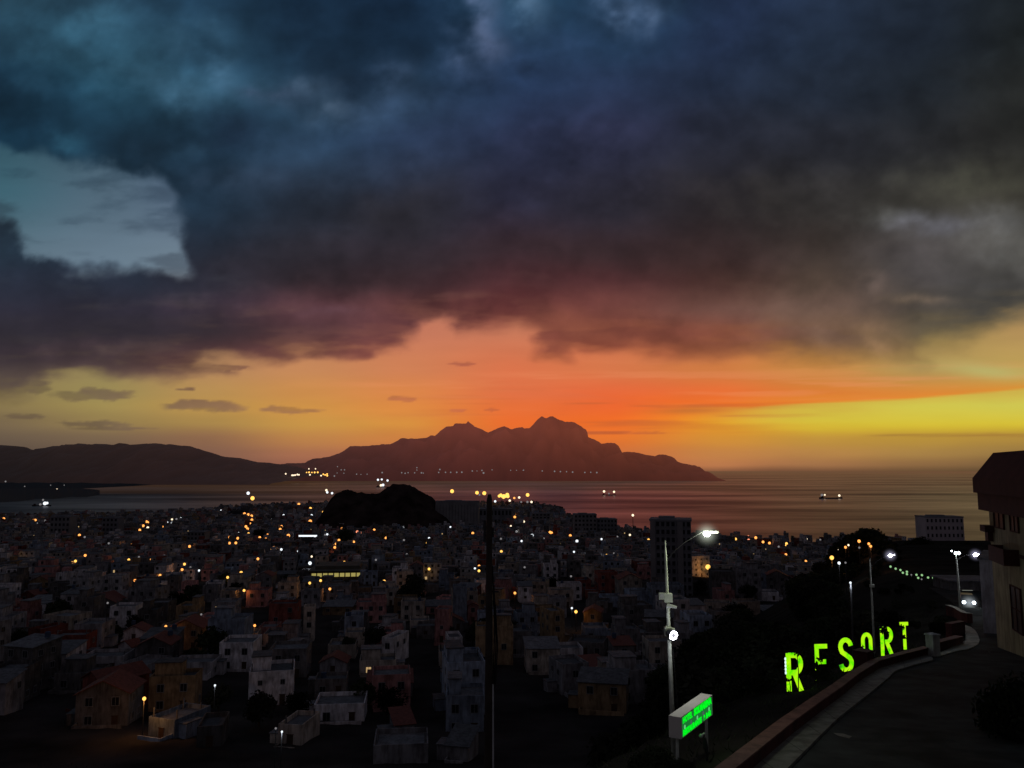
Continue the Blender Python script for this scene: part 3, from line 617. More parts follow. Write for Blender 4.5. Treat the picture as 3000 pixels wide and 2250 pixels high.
# ------------------------------------------------------------------ houses
WINM = {}
def win_mesh(w, h, lit=None):
    key = (w, h, lit)
    if key not in WINM:
        mb = MB(); t = .09
        for a in ((-w/2-t, w/2+t, -h/2-t, -h/2), (-w/2-t, w/2+t, h/2, h/2+t), (-w/2-t, -w/2, -h/2, h/2), (w/2, w/2+t, -h/2, h/2)):
            mb.box(a[0], a[1], -.08, .02, a[2], a[3], 0)
        mb.box(-w/2, w/2, -.035, .02, -h/2, h/2, 1); mb.box(-.03, .03, -.06, -.035, -h/2, h/2, 0)
        WINM[key] = mb.mesh('window', ['frame_grey', lit or 'window_dark'])
    return WINM[key]
DOORM = None; TANKM = None
def house(x, y, w, d, fl, rz, wall, roof='flat', rnd=None, setback=False, tank=False, base=None, win=True, name='house', hfl=2.9, lit=0, wpx=(1.1, 1.3)):
    """w along local x (faces the camera side -y), d deep"""
    global DOORM, TANKM
    rnd = rnd or random
    g = base if base is not None else min(ground(x, y), ground(x+w/2, y-d/2), ground(x-w/2, y-d/2), ground(x, y+d/2))
    root = empty(name, (x, y, g), rz); wm = 'wall_'+wall.replace(' ', '_')
    h = fl*hfl; mb = MB(); mb.box(-w/2, w/2, -d/2, d/2, -2.5, h)
    rb = MB()
    if roof == 'flat':
        t = .16; ph = .75
        for a in ((-w/2, w/2, -d/2, -d/2+t), (-w/2, w/2, d/2-t, d/2), (-w/2, -w/2+t, -d/2+t, d/2-t), (w/2-t, w/2, -d/2+t, d/2-t)): mb.box(a[0], a[1], a[2], a[3], h, h+ph)
        rb.box(-w/2+t+.002, w/2-t-.002, -d/2+t+.002, d/2-t-.002, h-.1, h+.06)
        if setback:
            sx = rnd.uniform(.3, .6)*w; x0 = -w/2+.3 if rnd.random() < .5 else w/2-sx-.3
            sd = rnd.uniform(.4, .7)*d
            mb.box(x0, x0+sx, d/2-sd-.2, d/2-.2, h, h+2.6); rb.box(x0-.2, x0+sx+.2, d/2-sd-.4, d/2, h+2.6, h+2.78)
    elif roof == 'gable':
        rh = w*.24; e = .35
        mb.quad([(-w/2,-d/2,h),(w/2,-d/2,h),(0,-d/2,h+rh)]); mb.quad([(w/2,d/2,h),(-w/2,d/2,h),(0,d/2,h+rh)])
        for s in (-1, 1):
            a = Vector((s*(w/2+e), 0, h-e*.48)); b = Vector((0, 0, h+rh+.02))
            for o in (0, .14):
                q = [(a.x, -d/2-e, a.z+o), (b.x, -d/2-e, b.z+o), (b.x, d/2+e, b.z+o), (a.x, d/2+e, a.z+o)]
                rb.quad(q if (s < 0) ^ (o > 0) else q[::-1])
            rb.quad([(a.x, -d/2-e, a.z), (a.x, -d/2-e, a.z+.14), (b.x, -d/2-e, b.z+.14), (b.x, -d/2-e, b.z)])
            rb.quad([(a.x, -d/2-e, a.z), (a.x, d/2+e, a.z), (a.x, d/2+e, a.z+.14), (a.x, -d/2-e, a.z+.14)])
    else:  # lean sheet roof
        zs = .9; e = .3
        mb.quad([(-w/2,-d/2,h),(w/2,-d/2,h),(w/2,d/2,h+zs),(-w/2,d/2,h+zs)])
        mb.quad([(w/2,-d/2,h),(w/2,d/2,h),(w/2,d/2,h+zs)]); mb.quad([(-w/2,d/2,h),(-w/2,-d/2,h),(-w/2,d/2,h+zs)]); mb.quad([(w/2,d/2,h),(-w/2,d/2,h),(-w/2,d/2,h+zs),(w/2,d/2,h+zs)])
        M = Matrix.Translation((0, 0, h+zs/2+.08)) @ Matrix.Rotation(math.atan2(zs, d), 4, 'X')
        rb.box(-w/2-e, w/2+e, -d/2-e, d/2+e, -.06, .06, M=M)
    ob = MB()
    if rnd.random() < .75:   # yard wall, outhouse and stair block
        sx = -1 if rnd.random() < .5 else 1; yl = rnd.uniform(1.5, 3.0); yh = rnd.uniform(1.2, 2.4)
        yb = MB(); yb.box(-w/2+.3, w/2-.3, -d/2-yl, -d/2-yl+.15, -2.5, yh*.7); yb.box(sx*(w/2-.3)-.15*(sx > 0), sx*(w/2-.3)+.15*(sx < 0), -d/2-yl+.13, -d/2-.003, -2.5, yh*.7-.003); obj('yard_wall', yb, wm, root)
        a_ = sx*(w/2+.003); b_ = sx*(w/2+rnd.uniform(1.4, 2.4)); y0_ = rnd.uniform(-d/2+.2, 0); y1_ = y0_+rnd.uniform(2, d/2-.3)
        ob.box(min(a_, b_), max(a_, b_), y0_, y1_, -2.5, yh+.6); ob.box(min(a_, b_)-.12, max(a_, b_)+.12, y0_-.15, y1_+.15, yh+.598, yh+.72, 1); obj('outhouse', ob, [wm, 'roof_concrete'], root)
    if roof == 'flat' and rnd.random() < .7:
        for q_ in range(rnd.randint(1, 4)):   # starter columns and pipes left on the roof
            cx_ = rnd.choice([-1, 1])*(w/2-.4); cy_ = rnd.uniform(-d/2+.4, d/2-.4); rb.box(cx_-.09, cx_+.09, cy_-.09, cy_+.09, h+.065, h+rnd.uniform(1.2, 2.1))
    obj('wall', mb, wm, root)
    obj('roof', rb, 'roof_tile' if (roof == 'gable' or (roof == 'lean' and rnd.random() < .3)) else 'roof_concrete', root)
    if win:
        ww, wh = wpx
        n = max(1, min(4, int(w/3.0)))
        for f in range(fl):
            for i in range(n):
                if rnd.random() < .12: continue
                wx = -w/2+w*(i+.5)/n; mt = 'window_lit' if rnd.random() < lit else None
                if f == 0 and i == n//2:
                    if DOORM is None:
                        q = MB(); q.box(-.5, .5, -.05, .02, 0, 2.1); q.box(-.6, .6, -.09, .02, 2.1, 2.2); DOORM = q.mesh('door', 'door_brown')
                    link('door', DOORM, root, (wx, -d/2, .05)); continue
                link('window', win_mesh(ww, wh, mt), root, (wx, -d/2, f*hfl+1.6))
        # side walls turned to the viewer
        side = -1 if (math.atan2(x, y)+rz) > 0 else 1
        for f in range(fl):
            for k in range(2 if d > 7 else 1):
                if rnd.random() < .25: continue
                link('window', win_mesh(1.0, 1.1), root, (side*w/2, (-d*.22 if k else d*.2), f*hfl+1.6), (0, 0, side*pi/2))
    if tank:
        if TANKM is None:
            q = MB(); q.tube([(0,0,0),(0,0,1.0),(0,0,1.15)], [.55,.55,.2], 10); TANKM = q.mesh('water_tank', 'tank_blue')
        link('water_tank', TANKM, root, (w*.28*(1 if rnd.random() < .5 else -1), d*.2, h+.06+(0 if roof == 'flat' else 1.0)))
    return root
FLW = {1: 'one-storey', 2: 'two-storey', 3: 'three-storey', 4: 'four-storey'}
BOX = []   # placed footprints (x, y, radius)
KEEP = []  # picture-plane boxes of the houses placed by hand
def special(x0, x1, yb, fl, wall, label, roof='flat', d=8, rz=.2, cat='house', Y=None, **k):
    """a house known from the photograph: its width and base line give its place on the ground"""
    P = place((x0+x1)/2, yb, 0) if Y is None else pt((x0+x1)/2, yb, Y)
    w = (x1-x0)/F*P.y/max(.5, cos(rz))*(.9 if d > 7 else 1)
    w = max(3, w-d*abs(sin(rz))*.5)
    o = house(P.x, P.y+d/2, w, d, fl, rz, wall, roof, **k)
    tag(o, label, cat, 'houses of the town'); BOX.append((P.x, P.y+d/2, max(w, d)*.62)); KEEP.append((x0, x1, yb-fl*2.9*F/P.y, P.y))
    return o
special(78,142,1918,2,'dark red','small reddish two-storey house tilted at lower left with lit wall', rz=-.3, win=True)
special(160,202,1745,3,'white','narrow pale tower-like house at left edge of mid town', d=6, rz=-.35)
special(368,470,1800,3,'grey','large grey-white three-storey house below the left lamps', rz=-.2, setback=True, tank=True)
special(478,590,1905,2,'ochre','ochre house with reddish gable and square windows beside an amber lamp', roof='gable', rz=.1)
special(598,715,1925,3,'blue grey','big blank blue-grey block left of the pink house', rz=.05, win=False, setback=True)
special(345,425,1925,1,'white','pale white gable wall in lower town left of ochre house', roof='gable', rz=-.5, win=False)
special(235,365,2085,2,'dark red','red house with ochre end wall in the nearest left rows', roof='gable', rz=-.6, d=9)
special(748,808,1872,1,'pink','small pink house lit by an amber lamp, lower town', rz=.1)
special(700,850,2065,2,'white','white house with small square windows in the nearest rows', rz=.25, d=9, setback=True, wpx=(.7,.8))
special(438,560,2080,1,'blue grey','low blue-grey house whose end wall catches an orange lamp', rz=-.35, d=8, Y=SPY[422]+1.0)
special(885,912,1878,3,'cream','slim cream three-storey house with stacked dark windows', rz=.2, d=5)
special(940,1035,1800,1,'ochre','long low ochre house with dark red roof, mid town', roof='lean', rz=.05)
special(1035,1130,1822,2,'pink','pink-orange house wall lit from the right, mid town', rz=.1, setback=True)
special(1240,1322,1800,1,'pink','long low pinkish house with a dark red roof near the pole', roof='lean', rz=.1)
special(1275,1318,1885,3,'pink','pink three-storey house with six small dark windows', rz=-.1, d=6, wpx=(.7,.9))
special(1325,1366,1835,4,'blue grey','tall pale bluish slab beside the orange-lit gable', rz=.05, win=False, d=6)
special(1362,1398,1828,2,'pink','small gable glowing orange left of the wooden pole', roof='gable', rz=.2, d=6)
special(1284,1418,2085,3,'blue grey','broad blue-grey three-storey house beside the wooden pole foot', rz=.18, d=10, setback=True)
special(1300,1352,1905,1,'white','little whitish house above the broad blue-grey one', rz=.2)
special(1130,1170,1945,2,'white','narrow off-white house with rounded end, lower town', rz=-.3, d=9)
special(950,1040,1930,1,'cream','low cream house with flat terrace, lower town centre', rz=.1)
special(1618,1722,2035,2,'grey','dim grey house with two openings on the dark slope', rz=.3, d=8)
special(1838,1912,1785,2,'blue grey','blue-grey blank house wall left of the grey lamp pole', rz=.12, win=False, d=8)
special(1905,2010,1795,3,'blue grey','blue-grey house with round dark window behind the grey pole', rz=.05, d=9)
special(2000,2085,1765,4,'white','tall pale house whose corner glows orange under the lamp', rz=.35, d=9, wpx=(.8,1.0), Y=SPY[2074]+1.0)
special(2088,2165,1770,4,'bare concrete','dark concrete block right of the orange lit corner', rz=-.1, win=False, d=9)
special(2165,2235,1760,4,'grey','grey tower house with open terrace right of the orange lamp', rz=.0, d=9, setback=True)
special(2225,2290,1760,1,'white','white flat-roofed pavilion on the edge of the black slope', rz=-.15, d=8, wpx=(2.2,1.2))
special(1590,1650,1890,3,'ochre','ochre house wall glowing dull orange, right of wooden pole', rz=.3, d=9)
special(1715,1770,1850,2,'ochre','small house under the amber lamp with its gable lit', rz=-.2, d=7, roof='gable')
for (px, py, wpx, top) in [(975,1700,150,1672),(905,1580,60,1560),(1975,1745,140,1520),(700,1500,50,1480)]:
    P = place(px, py, 0); KEEP.append((px-wpx/2-6, px+wpx/2+6, top, P.y)); BOX.append((P.x, P.y+8, max(10, wpx/F*P.y*.55)))
special(1085,1245,2215,1,'grey','long low flat grey roof at the bottom edge left of the wooden pole', rz=.12, d=7, Y=112, win=False)
special(1312,1388,2190,1,'grey','small pale slab-roofed house beside the foot of the wooden pole', rz=-.2, d=6, roof='lean', Y=114)
special(1140,1200,2105,1,'grey','low sheet-roofed shed in the nearest rows left of pole', rz=.3, d=6, roof='lean', Y=128)
special(1700,1790,1990,1,'blue grey','pale blue lean-to roof on the slope right of pole', rz=.35, d=8, roof='lean', win=False)
special(560,640,2150,1,'bare concrete','unfinished bare concrete house at the near edge of town', rz=.2, d=7, Y=122)
special(820,900,2130,1,'cream','small cream flat house at the near edge, centre left', rz=-.15, d=7, Y=124)
# ordinary houses on a loose street grid
rh = random.Random(4)
cand = []
A = .30; ca, sa = cos(A), sin(A); SP = 10.0
for i in range(-130, 200):
    for j in range(0, 215):
        if j % 4 == 0 or (i+j//4*2) % 9 == 0:  # lanes
            if rh.random() < .85: continue
        u = i*SP+rh.uniform(-1.3, 1.3); v = 60+j*SP+rh.uniform(-1.3, 1.3)
        x = u*ca-v*sa*.9; y = u*sa*.6+v*ca
        if y < 134 or y > 2050: continue
        if y > 620 and rh.random() < .35: continue
        px, py = px_of(x, y, ground(x, y)+3)
        if px < -60 or px > 2700: continue
        z = city_z(x, y)
        if z < 1.2 or hill_z(x, y) > z-.3: continue
        cand.append((y, x, px, py))
cand.sort()
near = []; farmb = MB(); far_n = 0
HN = 300-len(BOX)
TREES = [(1205,1775,46),(906,1762,26),(170,1835,46),(520,1800,40),(560,1770,36),(480,1790,30),(660,1728,30),(690,1745,24),(2190,1760,30),(1430,1905,58),(1480,1900,52),(1385,1890,34),(1530,1900,40),(1320,1880,28),(1215,1745,40),(930,1658,24),(1010,1600,34),(760,1590,26),(395,1850,30),(620,1940,60),(330,1880,30),(570,1960,40),(1100,1900,40),(1020,1920,34),(840,1720,22),(1540,1740,26),(1700,1600,20),(1060,2080,50),(1140,2110,60),(870,2110,50),(760,2130,60),(640,2090,50),(1620,1740,30),(1500,1720,30),(60,1900,34),(2050,1740,26),(1990,1760,24)]
TP = []
for (x, y, r) in TREES:
    q = place(x, y, 0)
    if q: TP.append((q, r/F*q.y, x, y))
RANDKEY = []
for (y, x, px, py) in cand:
    if any((x-a)**2+(y-b)**2 < (c+4.6)**2 for a, b, c in BOX): continue
    if any((x-q.x)**2+(y-q.y)**2 < (r*.7+3)**2 for q, r, _, _ in TP): continue
    if y < 700 and rh.random() < (.10 if y < 300 else .05): continue
    fl = rh.choice([1,1,2,2,2,3]) if y < 900 else rh.choice([1,2,2,3,3,4])
    w = rh.uniform(5.0, 9.2); d = rh.uniform(5.5, 9.2)
    hp = w/2/y*F*.9
    g = ground(x, y)
    while fl > 0:
        top = px_of(x, y-d/2, g+fl*2.9+.8)[1]
        if any(abs(a-px) < hp+1.5 and Y2 > y-3 and b > top-1 for a, b, Y2 in LP): fl -= 1; continue
        if any(a-hp < px < b+hp and Y2 > y and top < t+ (6 if Y2 < y+14 else 26) for a, b, t, Y2 in KEEP): fl -= 1; continue
        break
    if fl < 1:
        continue
    rz = A*.35+rh.uniform(-.07, .07)+rh.choice([0, 0, 0, pi/2, -.35])
    if rz > 1: w, d = d, w; rz -= pi/2
    wall = rh.choices(['white','cream','grey','pink','ochre','blue grey','bare concrete','dark red'], [15,15,24,8,5,10,24,5])[0]
    roof = rh.choices(['flat','lean','gable'], [78,14,8])[0]
    if len(near) < HN:
        sb = roof == 'flat' and rh.random() < .4; tk = rh.random() < .3 and not sb
        o = house(x, y, w, d, fl, rz, wall, roof, rnd=rh, setback=sb, tank=tk, lit=.012)
        near.append(o); BOX.append((x, y, 5))
        rn = {'flat': 'flat-roofed', 'lean': 'sheet-roofed', 'gable': 'gabled'}[roof]
        if sb: rn = 'roof-roomed'
        if tk and roof == 'flat': rn = 'tank-topped'
        later(o, '%s %s %s house' % (wall, FLW[fl], rn), zone(px, py), px, 'house', 'houses of the town')
    else:
        M = Matrix.Translation((x, y, g)) @ Matrix.Rotation(rz, 4, 'Z'); h = fl*2.9
        wi = {'white':0,'cream':1,'grey':2,'pink':3,'ochre':4,'blue grey':5,'bare concrete':6,'dark red':7}[wall]
        farmb.box(-w/2, w/2, -d/2, d/2, -2, h, wi, M)
        if rh.random() < .4: farmb.box(-w/2+.4, 0, -d*.1, d/2-.3, h, h+2.4, wi, M)
        farmb.box(-w/2+.2, w/2-.2, -d/2+.2, d/2-.2, h, h+.25, 8, M)
        if y < 1100:
            n = int(w/2.6)
            for f in range(fl):
                for i in range(n):
                    if rh.random() < .3: continue
                    wx = -w/2+w*(i+.5)/n
                    farmb.box(wx-.55, wx+.55, -d/2-.04, -d/2+.1, f*2.9+1, f*2.9+2.3, 9 if rh.random() > .012 else 10, M)
        far_n += 1
o = obj('distant_houses', farmb, ['wall_'+n.replace(' ', '_') for n, _ in WALLS]+['roof_concrete', 'window_dark', 'window_lit'])
tag(o, 'mass of small distant houses filling the far town down to the shore', 'houses'); o['kind'] = 'stuff'
print('houses near', len(near), 'far', far_n, 'near limit', near[-1].location.y)
# ------------------------------------------------------------------ large buildings of the town
def tower(x0, x1, ytop, Y, label, mat='tower_grey', d=16, rz=.0, floors=10, cols=6, name='apartment_tower', extra=None, base=None, frac=(.55,.5), gap=None):
    A = pt(x0, ytop, Y); B = pt(x1, ytop, Y); cx = (A.x+B.x)/2; w = (B.x-A.x); g = ground(cx, Y+5)-2 if base is None else base
    w = w/(cos(rz)+abs(sin(rz))*d/max(w, 1)) if rz else w
    root = empty(name, (cx, Y+d/2, g), rz); h = A.z-g
    mb = MB(); mb.box(-w/2, w/2, -d/2, d/2, 0, h)
    obj('wall', mb, mat, root)
    rb = MB(); rb.box(-w/2-.3, w/2+.3, -d/2-.3, d/2+.3, h, h+.8); rb.box(-w*.3, w*.1, -d*.2, d*.2, h+.8, h+1.7)
    obj('roof', rb, 'tower_dark', root)
    fh = h/floors; ww = w/cols*frac[0]; wh = fh*frac[1]
    q = MB(); q.box(-ww/2, ww/2, -.06, .02, 0, wh); q.box(-ww/2-.1, ww/2+.1, -.35, .02, -.15, -.02, 1); me = q.mesh('window', ['window_dark', mat])
    n = 0
    for f in range(floors):
        for i in range(cols):
            if n >= 98: break
            if gap and gap(f, i): continue
            link('window', me, root, (-w/2+w*(i+.5)/cols, -d/2, h-(f+1)*fh+fh*.35)); n += 1
    if extra: extra(root, w, d, h)
    tag(root, label, 'building'); return root
def dark_tower(root, w, d, h):
    mb = MB()
    mb.box(-w/2-.01, -w/2+2.0, -d/2-.5, -d/2-.003, 0, h+.4); mb.box(w*.16, w*.3, -d/2-.6, -d/2-.003, 0, h-.2)
    obj('stair_fin', mb, 'tower_grey', root)
P0 = None
o = tower(1908, 2042, 1527, 330, 'tall dark apartment block standing against the sea behind the grey pole', 'tower_dark', d=14, rz=-.22, floors=10, cols=8, extra=dark_tower, frac=(.6,.55))
o = tower(2712, 2824, 1516, 640, 'pale purple-grey hotel tower against the sea at right', 'tower_hotel', d=18, rz=-.05, floors=7, cols=9, name='hotel_tower', frac=(.42,.45))
def hotel_extra(root, w, d, h): pass
o = tower(1682, 1748, 1508, 900, 'blocky grey building at the shore, taller left half', 'tower_grey', d=20, floors=6, cols=6)
o = tower(1749, 1808, 1522, 905, 'blocky dark building at the shore, lower right half', 'tower_dark', d=20, floors=5, cols=6)
o = tower(1558, 1612, 1505, 1300, 'small pale block at the water edge near the pier', 'tower_grey', d=20, floors=4, cols=5)
o = tower(1276, 1402, 1470, 1120, 'wide windowless grey silo block left of the wooden pole top', 'tower_grey', d=30, floors=1, cols=14, name='silo_block', frac=(.10,.55), gap=lambda f, i: False)
o = tower(1404, 1500, 1492, 1250, 'long low dark warehouse behind the wooden pole', 'tower_dark', d=30, floors=2, cols=9, name='warehouse')
o = tower(148, 205, 1515, 800, 'pale squarish block at the left shore', 'tower_grey', d=14, floors=5, cols=5)
o = tower(300, 345, 1518, 850, 'dark block at the left shore beside white lamp', 'tower_dark', d=14, floors=5, cols=4)
o = tower(1480, 1545, 1512, 1400, 'low harbour shed with flat roof right of pole', 'tower_dark', d=25, floors=2, cols=7, name='harbour_shed')
o = tower(548, 600, 1560, 700, 'grey four-storey block under the climbing row of amber lamps', 'tower_grey', d=12, floors=4, cols=5)
# the low hall with its yellow-lit front
P = place(975, 1700, 0); root = empty('sports_hall', (P.x, P.y+14, P.z-1), .12)
w = 150/F*P.y
mb = MB(); mb.box(-w/2, w/2, -13, 13, 0, 5.2); obj('wall', mb, 'wall_ochre', root)
mb = MB(); mb.box(-w/2-.8, w/2+.8, -13.8, 13.8, 5.2, 5.7); mb.box(-w/2+2, w/2-2, -8, 12, 5.7, 7.4); obj('roof', mb, 'hall_roof', root)
for i in range(9):
    mb = MB(); x = -w/2+.8+i*(w-1.2)/9; mb.box(x, x+(w-1.2)/9-.5, -13.06, -12.9, 2.6, 4.4); mb.box(x+.02, x+.1, -13.12, -13.06, 2.6, 4.4, 1)
    obj('window', mb, ['window_yellow', 'frame_grey'], root)
tag(root, 'long low hall with a strip of yellow-lit windows, mid town', 'sports hall')
# long white strip-lit canopy
P = place(905, 1580, 0); root = empty('market_canopy', (P.x, P.y, P.z)); w = 55/F*P.y
mb = MB(); mb.box(-w/2, w/2, -5, 5, 5, 5.4); obj('roof', mb, 'roof_concrete', root)
mb = MB(); mb.box(-w/2+.5, w/2-.5, -5.1, -5.02, 3.2, 4.9); obj('light_panel', mb, 'lamp_white', root)
for sx in (-1, 1):
    for sy in (-1, 1):
        mb = MB(); mb.box(sx*(w/2-.4)-.15, sx*(w/2-.4)+.15, sy*4.6-.15, sy*4.6+.15, -1, 5); obj('post', mb, 'metal_grey', root)
tag(root, 'flat canopy with a bright bluish-white light strip, upper town', 'canopy')
# radio mast with lamp on top
P = place(1855, 1570, 0); Q = pt(1855, 1510, P.y); root = empty('radio_mast', (P.x, P.y, P.z-1))
h = Q.z-P.z
mb = MB(); mb.tube([(0,0,0),(0,0,h+1)], [.5,.35], 6); mb.tube([(-2,0,h*.55),(2,0,h*.55)], .25, 5); obj('mast', mb, 'metal_dark', root)
link('bulb', bulb_mesh('m'), root, (0, 0, h+1.2), scale=3.6*P.y/F)
tag(root, 'thin mast with one pink-white lamp standing against the sea', 'mast')
# ------------------------------------------------------------------ ships
def ship(x0, x1, yw, label, lights, bow=1, bridge=.12):
    q = pt((x0+x1)/2, yw, 1000); t = H/(H-q.z); Y = 1000*t; X = q.x*t; L_ = (x1-x0)/F*Y
    root = empty('ship', (X, Y, 0)); b = L_*.07; mb = MB(); n = 14; rows = []
    for i in range(n+1):
        u = i/n; x = (u-.5)*L_*bow; wd = b*min(1, (1-u)*5)**.6*(.8+.2*min(1, u*8)); hh = L_*.045*(1+.8*max(0, u-.7)/.3*.6)+(L_*.012 if u < .2 else 0)
        rows.append([(x,-wd,hh),(x,-wd*.7,-1),(x,wd*.7,-1),(x,wd,hh)])
    for p, r in zip(rows, rows[1:]):
        for k in range(3): mb.quad([p[k], r[k], r[k+1], p[k+1]])
        mb.quad([p[3], r[3], r[0], p[0]])
    mb.quad(rows[0]); obj('hull', mb, 'ship_hull', root)
    s = MB(); bx = (-.5+bridge)*L_*bow; s.box(bx-L_*.04, bx+L_*.04, -b*.7, b*.7, L_*.04, L_*.1); s.box(bx-L_*.025, bx+L_*.03, -b*.8, b*.8, L_*.1, L_*.125); obj('bridge', s, 'ship_hull', root)
    for (lx, ly, k, sz) in lights:
        z = (yw-ly)/F*Y; x = (lx-(x0+x1)/2)/F*Y
        m = MB(); m.tube([(x,0,L_*.03),(x,0,z)], L_*.004, 5); ms = obj('mast', m, 'ship_hull', root)
        link('bulb', bulb_mesh(k), ms, (x, 0, z), scale=sz*2.8*Y/F)
    tag(root, label, 'ship', 'ships at anchor in the bay'); return root
ship(1764, 1804, 1451, 'dark anchored ship with two white masthead lights, centre of bay', [(1770,1440,'m',1.2),(1799,1441,'m',1.1),(1784,1446,'d',.8)])
ship(2401, 2468, 1461, 'long dark freighter with three deck lights, right side of bay', [(2409,1451,'d',1.5),(2417,1450,'m',.9),(2459,1452,'m',1.2)])
ship(95, 150, 1483, 'brightly lit white vessel moored at the far left of bay', [(131,1475,'w',1.8),(137,1474,'w',1.3),(125,1465,'d',1),(118,1478,'d',1.2)])
ship(1102, 1150, 1428, 'ship with a cluster of white lights behind the dark hill', [(1107,1406,'w',1.1),(1118,1405,'w',1),(1135,1408,'w',1.1),(1122,1421,'w',1.4),(1116,1422,'m',1.2)])
struct_boats = []
for i, (x, y) in enumerate([(348,1500),(360,1494),(368,1503),(389,1500),(398,1506)]):
    q = pt(x, y, 1000); t = H/(H-q.z); Y = 1000*t
    root = empty('small_boat', (q.x*t, Y, 0)); mb = MB(); l = 6
    mb.quad([(-l,-1.5,1.2),(l*.6,-1.5,1.2),(l,0,1.6),(l*.6,1.5,1.2),(-l,1.5,1.2)]); mb.quad([(-l,-1.5,1.2),(-l*.9,-1,-.3),(l*.6,-1,-.3),(l,0,1.6),(l*.6,-1.5,1.2)]); mb.quad([(-l,1.5,1.2),(-l,-1.5,1.2),(-l*.9,-1,-.3),(-l*.9,1,-.3)])
    obj('hull', mb, 'ship_white', root); mb = MB(); mb.tube([(0,0,1),(0,0,12)], .15, 5); obj('mast', mb, 'ship_white', root)
    later(root, 'pale moored boat with one bare mast', 'off the left town shore', x, 'boat', 'small boats moored off the town')
# pier
mb = MB()
def seapt(px, py):
    q = pt(px, py, 1000); t = H/(H-q.z); return Vector((q.x*t, 1000*t, 0))
def slab(name, pxs, z, mat, label, cat):
    c = [seapt(*p) for p in pxs]; m = MB(); m.quad([(p.x, p.y, z) for p in c])
    for a, b in zip(c, c[1:]+c[:1]): m.quad([(a.x,a.y,-2),(b.x,b.y,-2),(b.x,b.y,z),(a.x,a.y,z)])
    tag(obj(name, m, mat), label, cat)
slab('pier', [(1480,1496),(1560,1494),(1650,1489),(1640,1486),(1560,1483),(1480,1484)], 3, 'spit_soil', 'dark pier tapering to a point in the bay', 'pier')
slab('breakwater', [(1612,1522),(1672,1521),(1672,1518),(1612,1518)], 2.5, 'spit_soil', 'short dark breakwater at the right of the pier', 'breakwater')

# ------------------------------------------------------------------ foliage
def crown_mesh(name, n, seed, mat, leaf=.09, flat=.85):
    r = random.Random(seed); mb = MB()
    cl = []
    for _ in range(11):
        a = r.uniform(0, 2*pi); e = r.uniform(-.3, 1.2); k = r.uniform(.25, .62)
        cl.append((Vector((cos(a)*cos(e)*k, sin(a)*cos(e)*k, sin(e)*k*flat)), r.uniform(.3, .5)))
    for _ in range(n):
        c, cr = r.choice(cl); d = Vector((r.gauss(0,1), r.gauss(0,1), r.gauss(0,1))).normalized()*cr*r.uniform(.55, 1.08)
        p = c+d; s = leaf*r.uniform(.5, 1.4); u = Vector((r.gauss(0,1), r.gauss(0,1), r.gauss(0,1))).normalized(); v = u.orthogonal().normalized()
        mb.quad([p-u*s, p+v*s*.5, p+u*s, p-v*s*.5])
    return mb.mesh(name, mat)
CR = [crown_mesh('crown', 1500, i, 'leaf_dark' if i < 2 else 'leaf_far', leaf=.10) for i in range(4)]
FINE = [crown_mesh('crown', 5200, 40+i, 'leaf_dark', leaf=.055) for i in range(2)]
TRM = MB(); TRM.tube([(0,0,-.4),(0.03,0,.3),(0,.03,.8)], [.055,.04,.02], 6)
for a in (0, 2.1, 4.2): TRM.tube([(0.02,0,.4),(.25*cos(a),.25*sin(a),.85)], [.03,.01], 5)
TRM = TRM.mesh('trunk', 'bark')
def tree(x, y, r, fine=False, lift=.75, seed=0, z=None, name='tree', squash=1.0):
    g = ground(x, y) if z is None else z
    root = empty(name, (x, y, g)); rz = (x*7.3+y*3.1) % 6.28
    if name != 'bush': link('trunk', TRM, root, (0,0,0), (0,0,rz), (r*1.2, r*1.2, r*lift*1.25))
    link('crown', (FINE if fine else CR)[int(x*3+y) % (2 if fine else 4)], root, (0, 0, r*lift), (0, 0, rz), (r, r, r*squash))
    return root
for q, r, px, py in TP:
    later(tree(q.x, q.y, r), 'dark rounded tree', zone(px, py), px, 'tree', 'trees among the houses')
